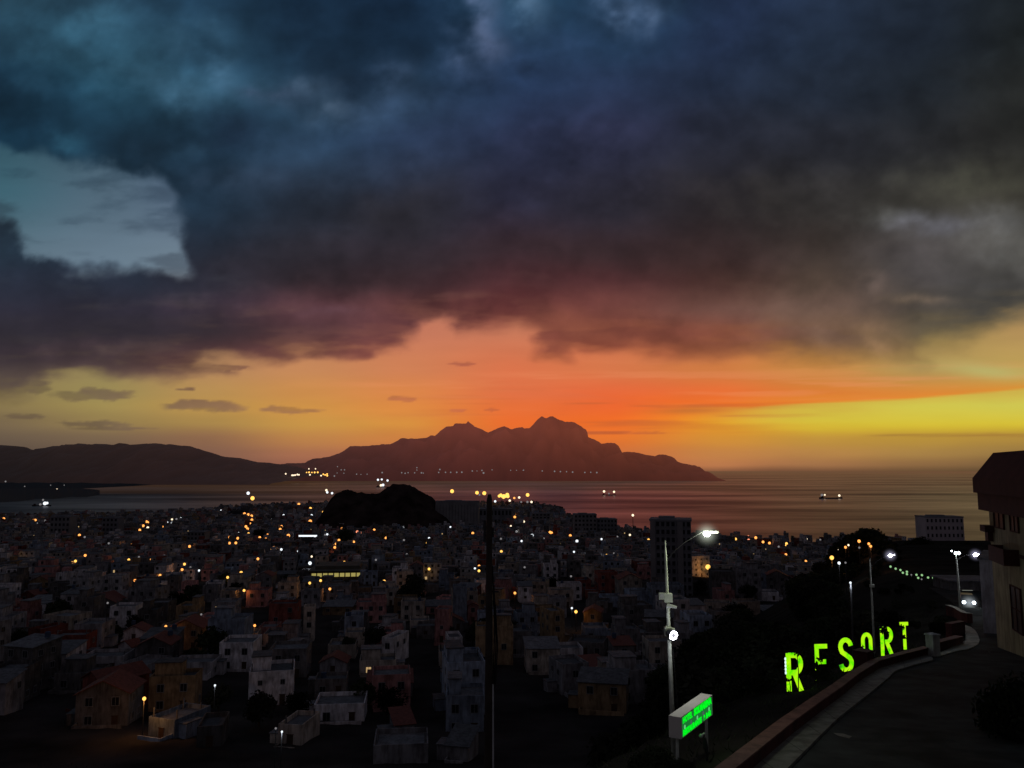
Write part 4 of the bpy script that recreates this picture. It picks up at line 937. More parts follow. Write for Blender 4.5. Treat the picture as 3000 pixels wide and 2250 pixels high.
# bushes and trees covering the black slope right of the town
rt = random.Random(9); n = 0
for _ in range(9000):
    Y = rt.uniform(28, 262); x = rt.uniform(5, 165)
    if rt.random() > (.35 if Y < 120 else 1): continue
    s = road_side(x, Y)
    if s < 2.2 or s > 75 or n >= 290: continue
    z = hill_z(x, Y)
    if z < city_z(x, Y)+.6: continue
    r = rt.uniform(1.1, 2.1)*(1+Y/120)
    if s < 8: r = min(r, .9)
    px, py = px_of(x, Y, z+r)
    if px < 1640 or px > 2900: continue
    # keep the letters, the sign and the lamps clear
    if Y < 46 and px > 1900 and s < 16: r *= .5
    hide = 2240 < px < 2720 and s < 15 and Y < 75
    for (lx, ly, LY) in [(2325,1965,45),(2407,1940,47.5),(2478,1918,50.5),(2539,1893,54),(2598,1878,57.5),(2650,1862,61),(2030,2120,28)]:
        if abs(lx-px) < 26+r*F/Y and Y < LY+1 and abs(py-ly) < 60+r*F/Y: hide = True
    for (lx, ly, LY) in LP:
        if abs(lx-px) < r*F/Y+6 and Y < LY and px_of(x, Y, z+r*1.9)[1] < ly+6 and ly < py+200: hide = True
    if abs(px-2491) < r*F/Y+8 and Y < 190 and py < 1740: hide = True
    if px > 2590-r*F/Y and px < 2790+r*F/Y and Y < 180 and px_of(x, Y, z+r*1.8)[1] < 1670+(px-2600)*.3+14: hide = True
    if any(a-r*F/Y < px < b+r*F/Y and Y < Y2 and px_of(x, Y, z+r*1.9)[1] < t+40 for a, b, t, Y2 in KEEP if 1550 < a): hide = True
    if hide: continue
    big = r > 1.6
    o = tree(x, Y, r, seed=n, lift=.6, name='bush' if not big else 'tree', squash=.9)
    zn = ('left of grey lamp pole' if px < 1940 else 'just right of grey lamp pole' if px < 2080 else 'right of hotel sign' if px < 2210 else 'left of first letter' if px < 2300 else 'above letters R and E' if px < 2430 else 'above letters S and O' if px < 2570 else 'above the last two letters' if px < 2680 else 'below the hotel tower')+(' at slope foot' if py > 1960 else ' low on slope' if py > 1850 else ' midway up slope' if py > 1760 else ' high on slope' if py > 1680 else ' on slope crest')
    later(o, 'dark bush' if not big else 'black-leaved tree', zn, px, 'bush' if not big else 'tree', 'bushes on the dark slope'); n += 1
print('slope bushes', n)
# ridge trees whose tops meet the sea, left and right of the hotel tower
for i, (px, py, Y, r) in enumerate([(2560,1604,236,3.2),(2590,1600,236,3.6),(2625,1592,238,3.4),(2655,1583,240,3.6),(2680,1570,240,3.8),(2702,1566,242,3.6),(2728,1592,240,3.2),(2760,1596,238,3.2),(2795,1594,240,3.4),(2832,1586,240,3.2),(2862,1588,240,3),(2890,1592,240,3),(2915,1592,240,3)]):
    P = pt(px, py+r*.9/Y*F, Y); o = tree(P.x, P.y, r, z=P.z-r*.6, lift=.6)
    later(o, 'black-leaved tree with ragged top', 'on the ridge line against the sea', px, 'tree', 'trees on the ridge')
# low scrub over the near dark ground
mb = MB(); rg = random.Random(3)
for _ in range(34000):
    Y = rg.uniform(14, 110); x = rg.uniform(-75, 75)*(.3+Y/110)
    s = road_side(x, Y)
    if s < 1.2: continue
    z = ground(x, Y); a = rg.uniform(0, pi); l = rg.uniform(.06, .2); hgt = rg.uniform(.1, .35)
    mb.quad([(x-cos(a)*l*.3, Y-sin(a)*l*.3, z-.05), (x+cos(a)*l*.3, Y+sin(a)*l*.3, z-.05), (x+rg.uniform(-.3,.3), Y, z+hgt)])
o = obj('scrub', mb, 'leaf_dark'); tag(o, 'dark dry scrub covering the near hillside below the wall', 'scrub'); o['kind'] = 'stuff'
# ------------------------------------------------------------------ road, pavement, wall
EDGEPX = [(2320,2250),(2397,2171),(2456,2112),(2514,2065),(2558,2030),(2603,1992),(2623,1971),(2691,1950),(2735,1939),(2773,1921)]
EP = [on_road(*p) for p in EDGEPX]
def drop_up(p, dz): return Vector((p.x, p.y, plane_z(p.y)+dz))
# asphalt: one sheet following the slope
mb = MB(); Ys = list(np.arange(6, 128, 3.0))
def edge_x(Y):
    pts = sorted([(b, a) for a, b in RL]); return interp(pts, Y)
for a, b in zip(Ys, Ys[1:]):
    xa = edge_x(a)-.2; xb = edge_x(b)-.2
    for k in range(8):
        f0, f1 = k/8, (k+1)/8; W = 40
        mb.quad([(xa+W*f0, a, plane_z(a)+.03), (xa+W*f1, a, plane_z(a)+.03), (xb+W*f1, b, plane_z(b)+.03), (xb+W*f0, b, plane_z(b)+.03)])
struct(obj('road', mb, 'asphalt'))
# pavement with a kerb
def resample(P, n):
    L = [0]
    for a, b in zip(P, P[1:]): L.append(L[-1]+(b-a).length)
    out = []
    for i in range(n):
        t = L[-1]*i/(n-1); k = max(j for j in range(len(L)) if L[j] <= t+1e-9); k = min(k, len(P)-2)
        out.append(P[k].lerp(P[k+1], (t-L[k])/(L[k+1]-L[k])))
    return out
e_start = EP[0]+(EP[0]-EP[1]).normalized()*9
mb = MB(); A_ = resample(WALL, 40); B_ = resample([e_start]+EP[:9], 40)
for i in range(39):
    a, b, c, d = A_[i], A_[i+1], B_[i+1], B_[i]; k = .13
    mb.quad([drop_up(a, k), drop_up(d, k), drop_up(c, k), drop_up(b, k)])
    mb.quad([drop_up(d, k), drop_up(d, -.1), drop_up(c, -.1), drop_up(c, k)])
struct(obj('pavement', mb, 'pavement'))
APX = [(2826,1833),(2845,1840),(2857,1849),(2865,1862),(2870,1877),(2867,1889),(2852,1899),(2835,1906),(2800,1911),(2779,1918),(2760,1924),(2752,1917),(2823,1889),(2835,1877),(2829,1856)]
ap = [on_road(*p) for p in APX]; mb = MB(); top = [drop_up(p, .10) for p in ap]
c0 = sum(top, Vector())/len(top)
for a, b in zip(top, top[1:]+top[:1]):
    mb.quad([a, b, c0] if (b-a).cross(c0-a).z > 0 else [b, a, c0]); mb.quad([a, b, b-Vector((0,0,.2)), a-Vector((0,0,.2))])
struct(obj('pavement', mb, 'apron'))
# right hand kerb
def wall_run(name, pts, h, th, label, capmat='wall_cap_pink', bodymat='wall_red_paint', cap=.06, side=1, cat='wall'):
    root = empty(name, pts[0]); o0 = Vector(pts[0]); body = MB(); capb = MB()
    nrm = []
    for i in range(len(pts)):
        d = (pts[min(i+1, len(pts)-1)]-pts[max(0, i-1)]); d.z = 0; d.normalize(); nrm.append(Vector((-d.y, d.x, 0))*side)
    for i in range(len(pts)-1):
        a, b = pts[i]-o0, pts[i+1]-o0; na, nb = nrm[i], nrm[i+1]
        lo = Vector((0,0,-1.2)); hi = Vector((0,0,h)); A = [a+lo, a+hi, a+na*th+hi, a+na*th+lo]; B = [b+lo, b+hi, b+nb*th+hi, b+nb*th+lo]
        for k in range(3): body.quad([A[k], A[k+1], B[k+1], B[k]])
        if i == 0: body.quad(A)
        if i == len(pts)-2: body.quad(B)
        e = .05; l2 = Vector((0,0,h+.002)); h2 = Vector((0,0,h+cap)); A = [a-na*e+l2, a-na*e+h2, a+na*(th+e)+h2, a+na*(th+e)+l2]; B = [b-nb*e+l2, b-nb*e+h2, b+nb*(th+e)+h2, b+nb*(th+e)+l2]
        for k in range(4): capb.quad([A[k], A[(k+1)%4], B[(k+1)%4], B[k]])
        if i == 0: capb.quad(A)
        if i == len(pts)-2: capb.quad(B)
    obj('wall_body', body, bodymat, root); obj('coping', capb, capmat, root)
    tag(root, label, cat); return root
fix = lambda P: [drop_up(p, .1) for p in P]
wall_run('roadside_wall', fix(WALL), .42, .40, 'low dark red roadside wall with broad pinkish coping, below the green letters')
W2 = [on_road(2751,1909), on_road(2785,1900), on_road(2823,1889)]
wall_run('roadside_wall', fix(W2), .50, .5, 'short red wall with pink top between the white pillar and the driveway')
W3 = [on_road(2790,1866), on_road(2829,1856)]
wall_run('garden_wall', fix(W3), .95, .5, 'short dark wall end across the driveway from the pink-topped wall', bodymat='wall_red_paint', capmat='wall_red_paint')
W4 = [on_road(2772,1798), on_road(2795,1806), on_road(2818,1822), on_road(2835,1826)]
wall_run('garden_wall', fix(W4), .9, .5, 'curved far wall with pale top at the foot of the last lamp pole', capmat='apron', bodymat='wall_red_paint')
# white pillar
P = on_road(2735, 1923); root = empty('gate_pillar', P, .35)
mb = MB(); mb.box(-.31, .31, -.31, .31, -.4, 1.42); obj('shaft', mb, 'pillar_white', root)
mb = MB(); mb.box(-.36, .36, -.36, .36, 1.422, 1.52); mb.quad([(-.36,-.36,1.521),(.36,-.36,1.521),(0,0,1.62)]); mb.quad([(.36,-.36,1.521),(.36,.36,1.521),(0,0,1.62)]); mb.quad([(.36,.36,1.521),(-.36,.36,1.521),(0,0,1.62)]); mb.quad([(-.36,.36,1.521),(-.36,-.36,1.521),(0,0,1.62)]); obj('cap', mb, 'pillar_white', root)
tag(root, 'square white pillar at the end of the long roadside wall', 'pillar')
# dark pier on the wall bend in front of the letter O
P = WALL[6]; q = Vector((-(WALL[7]-WALL[5]).normalized().y, (WALL[7]-WALL[5]).normalized().x, 0)); P = P+q*.85
root = empty('wall_pier', drop_up(P, 0), .7); mb = MB(); mb.box(-.4,.4,-.4,.4,-1.5,1.05); obj('shaft', mb, 'wall_red_paint', root)
mb = MB(); mb.box(-.45,.45,-.45,.45,1.052,1.13); obj('cap', mb, 'wall_red_paint', root)
tag(root, 'squat dark red pier behind the wall bend, in front of the letter O', 'pier')
# pale patch in the road
c = [on_road(*p) for p in [(2441,2150),(2470,2152),(2496,2160),(2488,2166),(2455,2158)]]; mb = MB(); mb.quad([drop_up(p, .036) for p in c][::-1]); struct(obj('road_marking', mb, 'pavement'))
rp = random.Random(2); mb = MB()
for _ in range(26):   # repair patches and tar seams in the asphalt
    y_ = rp.uniform(24, 75); x_ = edge_x(y_)+rp.uniform(3.2, 12); a_ = rp.uniform(.3, 1.6); b_ = rp.uniform(.15, .9) if rp.random() < .5 else .04
    if b_ == .04: a_ *= 2.5
    t_ = rp.uniform(.5, 1.3); ux, uy = cos(t_), sin(t_); n_ = 9
    mb.quad([(x_+ux*a_*cos(2*pi*k/n_)*rp.uniform(.8,1.1)-uy*b_*sin(2*pi*k/n_), y_+uy*a_*cos(2*pi*k/n_)+ux*b_*sin(2*pi*k/n_), plane_z(y_+uy*a_*cos(2*pi*k/n_)+ux*b_*sin(2*pi*k/n_))+.036) for k in range(n_)])
principled('tar', (.018, .019, .019), noise=.3, spec=.1); o = struct(obj('road_patches', mb, 'tar'))
mb = MB()
for i in range(1, 39, 3):   # kerb joints
    c = B_[i]; d_ = (A_[i]-B_[i]).normalized(); e_ = Vector((-d_.y, d_.x, 0)).normalized()*.012
    p0, p1 = drop_up(c, .134), drop_up(A_[i], .134); mb.quad([p0-e_, p0+e_, p1+e_, p1-e_])
struct(obj('pavement_joints', mb, 'tar'))

# ------------------------------------------------------------------ big lit letters
m = bpy.data.materials.new('letter_glow'); m.use_nodes = True; MATS['letter_glow'] = m
N = m.node_tree.nodes; L = m.node_tree.links; N.clear()
tc = N.new('ShaderNodeNewGeometry'); nz = N.new('ShaderNodeTexNoise'); nz.inputs['Scale'].default_value = 1.7; nz.inputs['Detail'].default_value = 3; nz.inputs['Distortion'].default_value = .6
L.new(tc.outputs['Position'], nz.inputs['Vector']); r = N.new('ShaderNodeValToRGB'); e = r.color_ramp.elements
e[0].position = .38; e[0].color = (.10, .86, .0, 1); e[1].position = .60; e[1].color = (.48, .95, .008, 1)
el = e.new(.27); el.color = (.03, .22, .01, 1)
L.new(nz.outputs['Fac'], r.inputs[0]); em = N.new('ShaderNodeEmission'); L.new(r.outputs[0], em.inputs[0]); em.inputs[1].default_value = 1.0
o = N.new('ShaderNodeOutputMaterial'); L.new(em.outputs[0], o.inputs[0])
principled('letter_side', (.05,.06,.05), noise=.2)
def stroke(mb, pts, w, z0=0, z1=.12, closed=False):
    """thick polyline in the x-y plane, front at z1"""
    P = [Vector((a, b)) for a, b in pts]; n = len(P); lft = []; rgt = []
    for i in range(n):
        a = P[i-1] if (i > 0 or closed) else P[0]; b = P[(i+1) % n] if (i < n-1 or closed) else P[-1]
        d0 = (P[i]-a) if (P[i]-a).length else (b-P[i]); d1 = (b-P[i]) if (b-P[i]).length else d0
        d0 = d0.normalized(); d1 = d1.normalized(); t = (d0+d1).normalized() if (d0+d1).length > .01 else d0
        nn = Vector((-t.y, t.x)); k = w/2/max(.5, nn.dot(Vector((-d0.y, d0.x))))
        lft.append(P[i]+nn*k); rgt.append(P[i]-nn*k)
    rg = range(n if closed else n-1)
    for i in rg:
        j = (i+1) % n; a, b, c, d = lft[i], rgt[i], rgt[j], lft[j]
        mb.quad([(a.x,a.y,z1),(b.x,b.y,z1),(c.x,c.y,z1),(d.x,d.y,z1)], 0)
        mb.quad([(a.x,a.y,z0),(a.x,a.y,z1),(d.x,d.y,z1),(d.x,d.y,z0)], 1); mb.quad([(b.x,b.y,z1),(b.x,b.y,z0),(c.x,c.y,z0),(c.x,c.y,z1)], 1)
        mb.quad([(a.x,a.y,z0),(d.x,d.y,z0),(c.x,c.y,z0),(b.x,b.y,z0)], 1)
    if not closed:
        for i in (0, n-1): a, b = lft[i], rgt[i]; mb.quad([(a.x,a.y,z0),(b.x,b.y,z0),(b.x,b.y,z1),(a.x,a.y,z1)], 1)
def arc(cx, cy, rx, ry, a0, a1, n=12): return [(cx+rx*cos(math.radians(a0+(a1-a0)*i/n)), cy+ry*sin(math.radians(a0+(a1-a0)*i/n))) for i in range(n+1)]
T = .26
def glyph(ch):
    """strokes inside a 0..1 wide, 0..2.2 tall box"""
    h = T/2
    if ch == 'R': return [[(h,0),(h,2.2)], [(h,2.2-h)]+arc(.52, 1.57, .36, .5, 90, -90)+[(h,1.07)], [(.48,1.05),(.88,0)]]
    if ch == 'E': return [[(h,0),(h,2.2)], [(0,2.2-h),(1,2.2-h)], [(h,1.15),(.86,1.15)], [(0,h),(1,h)]]
    if ch == 'S': return [arc(.5, 1.62, .36, .45, 8, 180, 10)+[(.16,1.48),(.24,1.28),(.5,1.1),(.76,.9),(.86,.7)]+arc(.5, .56, .36, .43, 0, -172, 10)]
    if ch == 'O': return [arc(.5, 1.6, .36, .47, 0, 180, 12)+arc(.5, .6, .36, .47, 180, 360, 12)]
    if ch == 'T': return [[(0,2.2-h),(1,2.2-h)], [(.5,0),(.5,2.2-T)]]
LT = [('R',2303,2353,1912,2024,44.8),('E',2388,2426,1886,1994,48),('S',2456,2501,1868,1968,51),('O',2523,2556,1853,1936,54.5),('R',2579,2617,1836,1920,58),('T',2636,2663,1822,1902,61.5)]
ORDN = ['first', 'second', 'third', 'fourth', 'fifth', 'last']
for i, (ch, x0, x1, yt, yb, Y) in enumerate(LT):
    A = pt(x0, yb, Y); B = pt(x1, yb, Y); Tt = pt((x0+x1)/2, yt, Y); hgt = Tt.z-A.z; wdt = B.x-A.x
    rz = .12; root = empty('letter', A, rz); s = wdt/1.0; sy = hgt/2.2
    mb = MB()
    for si, st in enumerate(glyph(ch)):
        k = T if s > .85 else T*1.08
        stroke(mb, [(a*s, b*sy) for a, b in st], k*1.16*min(1.0, max(s, .8)), -.004*si, .14+.004*si, closed=(ch == 'O'))
    M = Matrix.Rotation(pi/2, 4, 'X')
    # z-fighting guard: every stroke gets its own tiny depth step
    mb.v = [tuple(M @ Vector((v[0], v[1], v[2]))) for v in mb.v]
    me = mb.mesh('letter_face', ['letter_glow', 'letter_side'])
    link('letter_face', me, root)
    g = ground(A.x, A.y); lg = MB()
    for xx in (.15*wdt, .8*wdt): lg.tube([(xx,.1,-max(.3, A.z-g+.3)),(xx,.1,hgt*.6)], .035, 6)
    obj('support_frame', lg, 'metal_dark', root)
    if ch in 'EOR' and i != 4:   # small bare bulbs down the left stem
        for k in range(5):
            b_ = MB(); b_.sphere(((-.09 if i == 0 else .06)*wdt, -.22, hgt*(.50+.09*k if i == 0 else .06+.105*k)), .055, 6, 4, sz=1.7)
            obj('bulb', b_, 'garden_pale' if i else 'led_small', root) if i or 'led_small' in MATS else (emitter('led_small', (.75,.95,.95), 1.1), obj('bulb', b_, 'led_small', root))
    tag(root, 'green-lit standing letter %s, %s in the row of six behind the wall' % (ch, ORDN[i]), 'letter', 'row of lit green letters')
# plants growing in front of the letters
def leafy(x, y, z, r, seed, n=260, leaf=.14, zs=1.0):
    rr = random.Random(seed); mb = MB()
    for _ in range(n):
        d = Vector((rr.gauss(0,1), rr.gauss(0,1)*.6, rr.gauss(0,1)*zs)).normalized()*r*rr.uniform(.2, 1); u = Vector((rr.gauss(0,1), rr.gauss(0,1)*.4, rr.gauss(0,1))).normalized(); v = u.cross(Vector((0,1,0))).normalized()
        s = leaf*rr.uniform(.6, 1.3); mb.quad([d-u*s, d+v*s*.4, d+u*s, d-v*s*.4])
    st = MB()
    return mb, st
for i, (px, py, Y, r, n, lf, zs, lb) in enumerate([
  (2334,1903,44.2,.30,90,.13,.5,'leafy plant hanging over the top of the first letter'),
  (2412,1985,47.2,.62,260,.15,.9,'bushy plant hiding the foot of the second letter'),
  (2396,1956,47.3,.30,60,.13,1.5,'sparse stems crossing the stem of the second letter'),
  (2546,1925,53.9,.50,200,.14,.9,'dark plant hiding the lower half of the letter O'),
  (2524,1905,53.7,.34,40,.11,1.4,'thin leafy stem over the left side of letter O'),
  (2588,1846,57.3,.34,60,.13,.7,'thin branch crossing the top left of the fifth letter'),
  (2312,1992,44.1,.16,12,.11,.3,'small sprig across the left leg of the first letter'),
  (2640,1866,61,.30,46,.12,.3,'dark twig crossing the middle of the last letter'),
  (2640,1838,61,.22,60,.12,1.2,'dark leaves covering the left arm of the last letter'),
  (2404,1930,47.4,.20,20,.12,.4,'small twig crossing the middle arm of the second letter')]):
    P = pt(px, py, Y); g = ground(P.x, P.y); root = empty('plant', (P.x, P.y, g))
    f, _ = leafy(0, 0, 0, r, 50+i, n, lf, zs); obj('foliage', f, 'leaf_dark', root, loc=(0, 0, P.z-g))
    st = MB(); st.tube([(0,0,-.2),(.05,0,(P.z-g)*.5),(0,0,P.z-g)], [.03,.025,.015], 5); obj('stem', st, 'bark', root)
    tag(root, lb, 'plant')

# ------------------------------------------------------------------ lamp poles by the road
def arm_lamp(px_top, py_top, px_base, py_base, Y, lampx, lampy, bulbmat, label, fit=None, rad=.11, brs=1.0):
    B = pt(px_base, py_base, Y); B.z = min(B.z, ground(B.x, Y)+.1); Tp = pt(px_top, py_top, Y); Lp = pt(lampx, lampy, Y)
    root = empty('lamp_pole', B); t = Tp-B; l = Lp-B
    mb = MB(); mb.tube([(0,0,-.5), t*.5, t*.93, t], [rad*1.25, rad, rad*.62, rad*.2], 12); smooth(obj('pole', mb, 'pole_paint', root))
    mb = MB(); s = t*.9; mid = s.lerp(l, .45)+Vector((0,0,(l-s).length*.13)); mb.tube([s, s.lerp(mid,.5)+Vector((0,0,.06)), mid, l+Vector((-.28,0,.05))], rad*.15, 6); obj('arm', mb, 'metal_dark', root)
    mb = MB(); mb.box(l.x-.26, l.x+.30, l.y-.10, l.y+.10, l.z+.04, l.z+.09); mb.box(l.x+.06, l.x+.30, l.y-.08, l.y+.08, l.z+.0, l.z+.04); hd = obj('lamp_head', mb, 'metal_grey', root)
    mb = MB(); mb.sphere((l.x-.12, l.y, l.z-.02), .13*brs, 10, 8, sz=.8); obj('lamp_glass', mb, bulbmat, hd)
    tag(root, label, 'street lamp', 'lamp poles along the road'); return root, t, l
root, t, l = arm_lamp(1948, 1583, 1975, 2203, 30, 2080, 1562, 'lamp_bright', 'tall pale-grey lamp pole with ring spotlight, beside the green hotel sign', rad=.078)
glow(root, l+Vector((-.1, 0, -.15)), 'g', 130, .15)
glow(root, t*.66+Vector((.9,-1.2,.3)), 'g', 14, .15)  # added light with no fixture of its own, brightens the pole's middle
def along(py): # point on the pole at picture height py, in pole space
    o = root.location
    for i in range(200):
        p = Vector(o)+t*i/199
        if px_of(p.x, p.y, p.z)[1] < py: return t*i/199
    return t
q = along(1747); mb = MB(); mb.box(q.x-.34, q.x-.13, q.y-.16, q.y-.11, q.z-.12, q.z+.12, 0); mb.box(q.x-.3, q.x-.17, q.y-.165, q.y-.16, q.z-.08, q.z+.08, 1); mb.box(q.x-.14, q.x+.16, q.y-.17, q.y+.13, q.z-.22, q.z+.08, 0); obj('junction_box', mb, ['pole_paint', 'metal_grey'], root)
q = along(1772); mb = MB(); mb.tube([q+Vector((-.05,-.12,-.03)), q+Vector((.3,-.2,-.08))], [.09,.04], 8); obj('camera', mb, 'pillar_white', root)
q = along(1852); mb = MB(); mb.tube([q+Vector((-.14,0,.12)), q+Vector((.16,-.05,-.02))], [.10,.14], 8); mb.box(q.x-.16, q.x+.1, q.y-.18, q.y+.12, q.z-.16, q.z+.14); br = obj('bracket', mb, 'pole_paint', root)
c = pt(1972, 1861, 29.55)-Vector(root.location); mb = MB(); mb.tube([c+Vector((-.14,.2,.06)), c+Vector((0,.02,0))], [.12,.21], 14); sp = obj('spotlight_housing', mb, 'metal_dark', root)
mb = MB(); ax = (Vector((.35,-1,-.15))).normalized(); u = ax.orthogonal().normalized(); v = ax.cross(u)
for k in range(8):
    a = 2*pi*k/8; p = c+u*.125*cos(a)+v*.125*sin(a)+ax*.03; mb.sphere(p, .046, 8, 6)
obj('led', mb, 'led_white', sp)
mb = MB(); q1 = along(1900); q2 = along(2180)
mb.tube([q1+Vector((.1,-.1,0)), (q1+q2)/2+Vector((.17,-.1,0)), q2+Vector((.15,-.1,0))], .018, 5); obj('cable', mb, 'cable_black', root)
glow(root, pt(1975, 1868, 29.2)-Vector(root.location), 'v', 22, .15)
r2, t2, l2 = arm_lamp(2548, 1637, 2562, 1898, 71, 2612, 1627, 'lamp_violet', 'thin grey lamp pole rising behind the letter O', rad=.08, brs=1.3)
mb = MB(); q = t2*.72; mb.box(q.x-.1, q.x+.25, q.y-.12, q.y+.1, q.z-.15, q.z+.1); obj('bracket', mb, 'pole_paint', r2)
r3, t3, l3 = arm_lamp(2801, 1624, 2816, 1808, 95, 2861, 1625, 'lamp_violet', 'farthest lamp pole with patchy paint beside the curved wall', rad=.11, brs=1.9)
glow(r2, l2+Vector((0,0,-.2)), 'v', 110, .15); glow(r3, l3+Vector((0,0,-.2)), 'v', 420, .2)
for dx in (-.55, -.1, .28):
    mb = MB(); mb.sphere(t3+Vector((dx, -.1, .15 if dx > -.5 else .4)), .16 if dx > -.5 else .09, 8, 6); obj('spotlight', mb, 'headlight', r3)

# emissive spheres added around the brightest lamps to imitate their glare
def glow_mat(name, col, s):
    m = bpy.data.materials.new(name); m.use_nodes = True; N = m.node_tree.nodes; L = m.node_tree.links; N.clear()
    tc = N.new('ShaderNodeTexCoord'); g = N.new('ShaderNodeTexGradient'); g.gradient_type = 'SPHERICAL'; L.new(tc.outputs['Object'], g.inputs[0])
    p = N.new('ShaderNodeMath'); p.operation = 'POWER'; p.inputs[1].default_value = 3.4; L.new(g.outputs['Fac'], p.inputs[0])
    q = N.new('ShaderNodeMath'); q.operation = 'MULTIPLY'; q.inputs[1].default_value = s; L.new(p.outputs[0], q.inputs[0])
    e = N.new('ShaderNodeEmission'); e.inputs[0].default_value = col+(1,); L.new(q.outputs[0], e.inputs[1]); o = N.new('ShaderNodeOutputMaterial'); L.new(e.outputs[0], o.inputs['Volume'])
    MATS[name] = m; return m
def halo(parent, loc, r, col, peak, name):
    # peak radiance through the centre of the glow sphere
    mb = MB(); mb.sphere((0,0,0), 1, 16, 12); o = link('lit_haze', mb.mesh('lit_haze', glow_mat(name, col, peak/(r*.55))), parent, loc, scale=r); o.visible_shadow = True; return o  # added emissive sphere imitating lamp glare
halo(root, l+Vector((-.12, 0, -.02)), .62, (.9, 1, .8), .75, 'glow_a'); halo(r2, l2+Vector((-.12,0,0)), .75, (.75, .72, 1), .7, 'glow_b'); halo(r3, l3+Vector((-.12,0,0)), 1.0, (.72, .70, 1), .7, 'glow_c')

# ------------------------------------------------------------------ near wooden pole
P = pt(1434, 1448, 17); B = Vector((P.x, 17, ground(P.x, 17)))
root = empty('utility_pole', B); h = P.z-B.z
mb = MB(); mb.tube([(0,0,-.3),(0,0,h*.5),(0,0,h-.12),(0,0,h)], [.105,.085,.060,.035], 14); smooth(obj('pole', mb, 'wood_pole', root))
mb = MB(); mb.tube([(.1,-.05,.0),(.088,-.05,h*.52)], [.022,.020], 6); obj('conduit', mb, 'metal_grey', root)
mb = MB()
for k, (z0, z1, o) in enumerate([(h*.5, h-1.9, .13), (h*.5, h-1.5, .10), (h*.52, h-2.3, .16)]):
    mb.tube([(o-.02,-.03*k,z0),(o+.02,-.03*k,(z0+z1)/2),(o-.03,-.02*k,z1)], .014, 5)
obj('cable', mb, 'cable_black', root)
mb = MB(); mb.box(-.02, .2, -.02, .02, h-2.05, h-2.01); obj('bracket', mb, 'metal_dark', root)
for xx, za, zb_ in ((-.10,h-1.0,h-.55),(.075,h-.9,h-.7)):
    mb = MB(); mb.tube([(xx,0,za),(xx,0,zb_)], .03, 6); obj('insulator', mb, 'metal_dark', root)
tag(root, 'dark wooden utility pole standing alone in the centre foreground', 'utility pole')

# ------------------------------------------------------------------ hotel sign
FL = pt(1994, 2102, 27.0); zt = FL.z
def at_z(px, py, z):
    q = pt(px, py, 10); k = (z-H)/(q.z-H); return Vector((q.x*k, 10*k, z))
FR = at_z(2087, 2036, zt); d = FR-FL; d.z = 0; Ls = d.length; rz = math.atan2(d.y, d.x)
hs = zt-pt(1994, 2166, 27.0).z; th = .42
root = empty('hotel_sign', (FL.x, FL.y, zt-hs), rz)
mb = MB(); mb.box(0, Ls, 0, th, 0, hs); obj('casing', mb, 'sign_frame', root)
emitter('sign_face', (.012, .16, .03), 1.0); emitter('sign_green', (.0, .80, .012), 1.2); emitter('sign_pale', (.12, .58, .2), 1.0); emitter('sign_dot', (.07,.10,.10), 1.0)
mb = MB(); mb.box(.10, Ls-.10, -.012, -.002, .05, hs-.05); obj('panel', mb, 'sign_face', root)
def text(s, size, x, z, w, mat, parent, bold=.02, y=-.016, name='lettering'):
    cu = bpy.data.curves.new('lettering', 'FONT'); cu.body = s; cu.size = size; cu.offset = bold; cu.extrude = .003; cu.resolution_u = 2
    tmp = bpy.data.objects.new('tmp', cu); C.objects.link(tmp); bpy.context.view_layer.update()
    me = bpy.data.meshes.new_from_object(tmp.evaluated_get(bpy.context.evaluated_depsgraph_get())); bpy.data.objects.remove(tmp)
    me.name = name; me.materials.clear(); me.materials.append(MATS[mat])
    xs = [v.co.x for v in me.vertices]; k = w/(max(xs)-min(xs)); x0 = min(xs)
    for v in me.vertices: v.co.x = (v.co.x-x0)*k
    return link(name, me, parent, (x, y, z), (pi/2, 0, 0))
text('HOTEL', .27, .16, hs*.66, Ls*.28, 'sign_green', root, .012)
text('SOLMARINA', .30, .16+Ls*.33, hs*.65, Ls*.57, 'sign_green', root, .022)
text('RESTAURANTE', .25, .16, hs*.09, Ls*.56, 'sign_green', root, .018)
text('& BAR', .25, .16+Ls*.62, hs*.09, Ls*.26, 'sign_green', root, .014)
for k, m_ in enumerate(['sign_pale', 'sign_dot', 'sign_pale', 'sign_dot', 'sign_pale']):
    mb = MB(); mb.tube([(0,-.014,0),(0,-.022,0)], .07, 12); obj('symbol', mb, m_, root, loc=(.30+k*Ls*.19, -.004, hs*.46))
for xx in (.18, Ls-.12):
    g = min(ground(FL.x, FL.y), ground(FR.x, FR.y)); mb = MB(); mb.tube([(xx, th*.5, -(zt-hs-g)-.4), (xx, th*.5, -.001)], .055, 8); obj('post', mb, 'pole_paint', root)
tag(root, 'box sign lit green reading hotel and restaurante, beside the tall lamp pole', 'sign')
# small fitting under the sign
P = pt(2058, 2225, 28); root = empty('garden_spotlight', (P.x, P.y, P.z)); Q = pt(2056, 2155, 28)-P
mb = MB(); mb.tube([(.15,0,-1.2),(.15,0,.2),(.12,0,Q.z*.5),(.1,0,Q.z*.9),(0,0,Q.z)], [.05,.05,.09,.05,.03], 8); obj('stem', mb, 'metal_dark', root)
mb = MB(); mb.sphere((-.04,-.03,Q.z), .07, 10, 8); mb.tube([(-.04,0,Q.z),(.12,.05,Q.z+.06)], .03, 6); smooth(obj('lamp_head', mb, 'metal_grey', root))
tag(root, 'small unlit round-headed garden fitting under the green hotel sign', 'garden light')
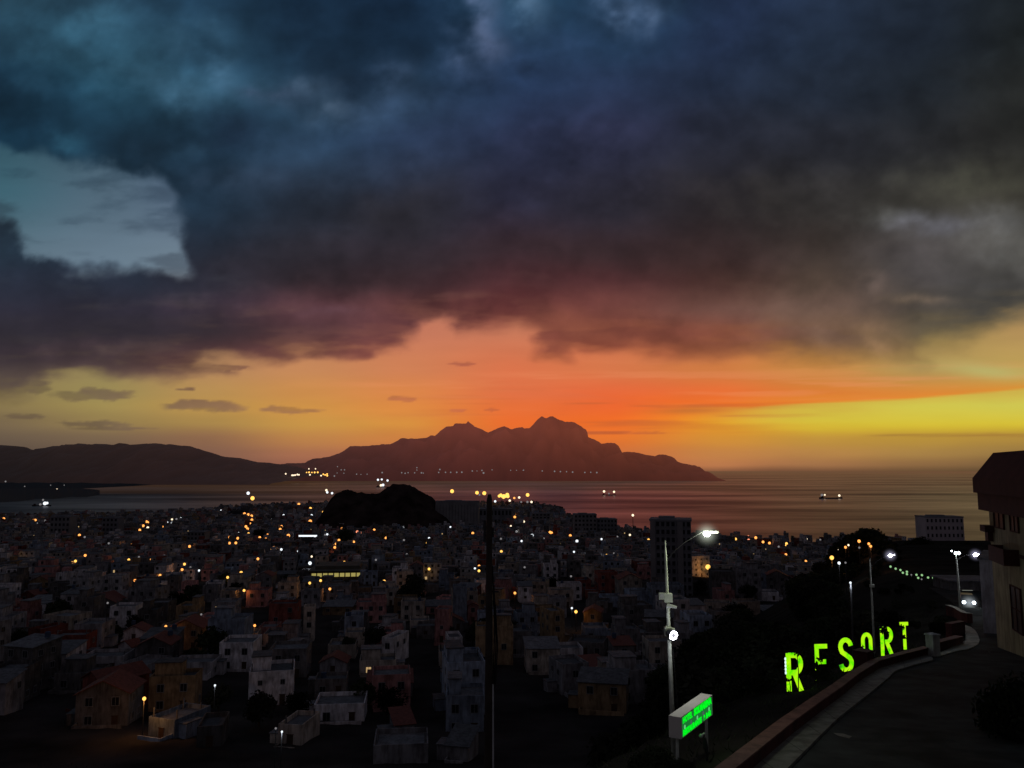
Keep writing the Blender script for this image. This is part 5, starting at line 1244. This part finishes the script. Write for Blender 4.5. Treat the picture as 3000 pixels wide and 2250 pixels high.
# bushes at the foot of the lamp pole and by the building
for (px, py, Y, r, lb) in [(1935,2238,26,.75,'leafy bush at the foot of the tall grey lamp pole'),(1880,2262,25,.9,'leafy bush at bottom edge left of the lamp pole'),(2005,2262,25.5,.55,'small bush under the hotel sign at the bottom edge')]:
    P = pt(px, py, Y); o = tree(P.x, P.y, r, fine=True, z=P.z-r*.5, name='bush', lift=.5); tag(o, lb, 'bush')
P = pt(2992, 2150, 30); o = tree(P.x, P.y, 2.1, fine=True, z=P.z-1.4, name='bush', lift=.8, squash=1.15); tag(o, 'large black bush at the right edge beside the building', 'bush')
# green garden lights far down the road
GG = [(2609,1660,'p'),(2624,1666,'p'),(2638,1670,'p'),(2645,1678,'p'),(2657,1675,'p'),(2657,1682,'p'),(2670,1684,'d'),(2685,1684,'p'),(2690,1693,'p'),(2701,1685,'p'),(2700,1697,'d'),(2719,1692,'p'),(2734,1693,'p'),(2741,1694,'p'),(2740,1707,'d'),(2754,1711,'d'),(2766,1712,'g'),(2773,1708,'g'),(2774,1716,'g')]
gm = {}
for k, (px, py, c) in enumerate(GG):
    if c not in gm: mb = MB(); mb.sphere((0,0,0), 1, 8, 6); gm[c] = mb.mesh('lamp_glass', {'p': 'garden_pale', 'd': 'lamp_dim', 'g': 'garden_green'}[c])
    P = place(px, py, .55, y0=90) or pt(px, py, 130); Y = P.y; g = ground(P.x, P.y); root = empty('garden_light', (P.x, P.y, g))
    mb = MB(); mb.tube([(0,0,-.1),(0,0,P.z-g)], .04, 5); obj('post', mb, 'metal_dark', root); link('lamp_glass', gm[c], root, (0,0,P.z-g), scale=(3.1 if c != 'd' else 2.2)*Y/F)
    later(root, {'p': 'pale greenish', 'd': 'faint grey', 'g': 'vivid green'}[c]+' garden light', 'in the strung row on the far dark slope', px, 'garden light', 'row of garden lights')
# ------------------------------------------------------------------ car with headlights on
P = on_road(2834, 1774); root = empty('car', (P.x, P.y, plane_z(P.y)+.03), math.atan2(-P.x, P.y)*-1*-1+.1)
prof = [(-2.1,.35),(-2.1,.8),(-1.2,.95),(-.5,1.42),(1.1,1.45),(1.8,1.0),(2.1,.9),(2.1,.35)]
mb = MB()
for s, x in ((-1,-.82),(1,.82)):
    q = [(x*(.82 if z > 1.1 else 1), y, z) for y, z in prof]; mb.quad(q if s > 0 else q[::-1])
for a, b in zip(prof, prof[1:]+prof[:1]):
    ka = .82 if a[1] > 1.1 else 1; kb = .82 if b[1] > 1.1 else 1
    mb.quad([(-.82*ka,a[0],a[1]),(.82*ka,a[0],a[1]),(.82*kb,b[0],b[1]),(-.82*kb,b[0],b[1])])
obj('body', mb, 'car_paint', root)
mb = MB(); mb.quad([(-.66,-1.16,1.0),(.66,-1.16,1.0),(.6,-.56,1.39),(-.6,-.56,1.39)]); obj('windscreen', mb, 'window_dark', root, loc=(0,-.03,.02))
for sx in (-1, 1):
    mb = MB(); mb.sphere((sx*.56,-2.12,.68), .20, 10, 8); obj('headlight', mb, 'headlight', root)
    for yy in (-1.35, 1.35):
        mb = MB(); mb.tube([(sx*.62,yy,.33),(sx*.84,yy,.33)], .33, 14); wl = obj('wheel', mb, 'tyre', root)
halo(root, (0, -2.3, .68), 1.5, (.85, .95, 1), .5, 'glow_d')
tag(root, 'car coming up the road with both headlights on', 'car')
# low lit building behind the car
P = pt(2858, 1790, 122); g = P.z; root = empty('roadside_house', (P.x, P.y+3, g), -.1)
mb = MB(); mb.box(-3.2,3.6,-3,3,-1,4.3); obj('wall', mb, 'wall_bare_concrete', root); mb = MB(); mb.box(-3.5,3.9,-3.3,3.3,4.302,4.5); obj('roof', mb, 'roof_concrete', root)
for (x0, x1, z0, z1) in [(2827,2855,1743,1729),(2878,2890,1742,1731),(2812,2822,1744,1736)]:
    a = pt(x0, z0, 122); b = pt(x1, z1, 122); mb = MB(); mb.box(a.x-P.x, b.x-P.x, -3.08, -2.9, a.z-g, b.z-g); o = obj('window', mb, 'window_white', root)
tag(root, 'low roadside house with three pale lit windows behind the car', 'house')

# ------------------------------------------------------------------ resort building at right
# local frame: x runs along the road wall towards the viewer, y away from the road
A = Vector((0,0,0)); PA = pt(2907, 1650, 62); gA = plane_z(62)-.5; PB = Vector((PA.x-5.6, 45, 0))
dv = Vector((PB.x-PA.x, PB.y-PA.y, 0)).normalized(); rz = math.atan2(dv.y, dv.x)
root = empty('resort_building', (PA.x, PA.y, gA), rz)
zz = lambda py: pt(2890, py, 62).z-gA
LN = 30; DP = 16
mb = MB(); mb.box(0, LN, 0, DP, -1, zz(1494)); obj('wall', mb, 'resort_wall', root)
mb = MB(); mb.box(-.55, LN, -.6, DP, zz(1494)+.002, zz(1444)); obj('jetty', mb, 'resort_trim', root)
mb = MB(); z0, z1, z2 = zz(1444)+.002, zz(1401), zz(1327); e = .82; mb.box(-e, LN, -e, DP, z0, z1)
i_ = .55
b = [(-e,-e,z1),(LN,-e,z1),(LN,DP,z1),(-e,DP,z1)]; tq = [(i_,.42,z2),(LN,.42,z2),(LN,DP-2,z2),(i_,DP-2,z2)]
for k in range(4): mb.quad([b[k], b[(k+1)%4], tq[(k+1)%4], tq[k]])
mb.quad(tq)
obj('roof', mb, 'resort_trim', root)
mb = MB(); z3 = z2+.001; mb.quad([(5,2.0,z3),(LN,2.0,z3),(LN,6,z3+4),(9,6,z3+4)]); mb.quad([(5,2.0,z3),(9,6,z3+4),(9,10,z3+4),(5,12,z3)]); mb.quad([(9,6,z3+4),(LN,6,z3+4),(LN,10,z3+4),(9,10,z3+4)]); obj('upper_roof', mb, 'resort_trim', root)
mb = MB(); mb.box(-.35, 1.2, -.62, -.003, zz(1556), zz(1538)); mb.box(-.1, .8, -.35, -.003, zz(1584), zz(1556)-.003); obj('ledge', mb, 'resort_trim', root)
def wall_u(px):
    """distance along the road wall where the sight line through column px meets it"""
    k = (px-1500)/F; lo, hi = 0, LN
    for _ in range(50):
        m_ = (lo+hi)/2; q = PA+dv*m_; a_ = px_of(q.x, q.y, q.z)[0]
        if a_ < px: lo = m_
        else: hi = m_
    return lo
def opening(nm, x0, x1, yt, yb, arch=False):
    u0, u1 = wall_u(x0), wall_u(x1); q = PA+dv*((u0+u1)/2); zt_ = pt(0, yt, q.y).z-gA; zb = pt(0, yb, q.y).z-gA
    m_ = MB(); m_.box(u0, u1, -.05, .05, zb, zt_, 1)
    f = .09
    m_.box(u0-f, u1+f, -.12, -.003, zb-f, zb, 0); m_.box(u0-f, u1+f, -.12, -.003, zt_, zt_+f, 0); m_.box(u0-f, u0, -.12, -.003, zb, zt_, 0); m_.box(u1, u1+f, -.12, -.003, zb, zt_, 0)
    m_.box((u0+u1)/2-.04, (u0+u1)/2+.04, -.1, -.05, zb, zt_, 0); m_.box(u0, u1, -.1, -.05, (zb+zt_)/2-.04, (zb+zt_)/2+.04, 0)
    if arch:
        for k in range(8):
            a0, a1 = pi*k/8, pi*(k+1)/8; c_ = (u0+u1)/2; r_ = (u1-u0)/2
            m_.quad([(c_,-.052,zt_+f),(c_+r_*cos(a0),-.052,zt_+f+r_*sin(a0)*.7),(c_+r_*cos(a1),-.052,zt_+f+r_*sin(a1)*.7)][::-1], 1)
    obj(nm, m_, ['resort_trim', 'window_dark'], root)
opening('window', 2925, 2952, 1456, 1545, True); opening('window', 2973, 2996, 1464, 1556, True)
opening('window', 2960, 2988, 1722, 1850)
u0, u1 = wall_u(2942), wall_u(2990); mb = MB(); q = PA+dv*((u0+u1)/2); zb = pt(0, 1650, q.y).z-gA
mb.box(u0, u1, -.95, -.003, zb, zb+.18); mb.box(u0, u1, -.95, -.85, zb+.182, zb+1.1); mb.box(u0, u0+.1, -.85, -.003, zb+.182, zb+1.1); mb.box(u1-.1, u1, -.85, -.003, zb+.182, zb+1.1); obj('balcony', mb, 'resort_trim', root)
mb = MB()
for pz in (1600,): mb.box(0, LN, -.06, -.002, zz(pz)-.12, zz(pz)+.12)
obj('string_course', mb, 'resort_trim', root)
tag(root, 'dark yellow-brown building with heavy red-black eaves at the right edge', 'building')
# pale annex beyond it
P = pt(2897, 1765, 74); root = empty('annex', (P.x, P.y, P.z-3), -.60); mb = MB(); w1 = .75
mb.box(-w1*.75, w1*2, 0, 8, 0, pt(0,1640,74).z-P.z+3); obj('wall', mb, 'wall_grey', root); mb = MB(); hh = pt(0,1640,74).z-P.z+3; mb.box(-w1*.75-.15, w1*2+.1, -.15, 8.1, hh+.002, hh+.2); obj('roof', mb, 'roof_concrete', root)
tag(root, 'narrow pale annex wall just beyond the brown resort building', 'building')
finish_labels()
# ------------------------------------------------------------------ camera and render settings
cam = bpy.data.cameras.new('camera'); co_ = bpy.data.objects.new('camera', cam); C.objects.link(co_)
co_.location = (0, 0, H); co_.rotation_euler = (pi/2+PITCH, 0, 0)
cam.sensor_width = 36; cam.lens = 36*F/3000; cam.clip_start = .5; cam.clip_end = 200000
sc = bpy.context.scene; sc.camera = co_
sc.view_settings.view_transform = 'Standard'; sc.view_settings.look = 'None'; sc.view_settings.exposure = 0
sc.render.engine = 'CYCLES'; sc.cycles.use_denoising = True
sc.cycles.max_bounces = 5; sc.cycles.diffuse_bounces = 2; sc.cycles.glossy_bounces = 2
sc.cycles.sample_clamp_indirect = 2
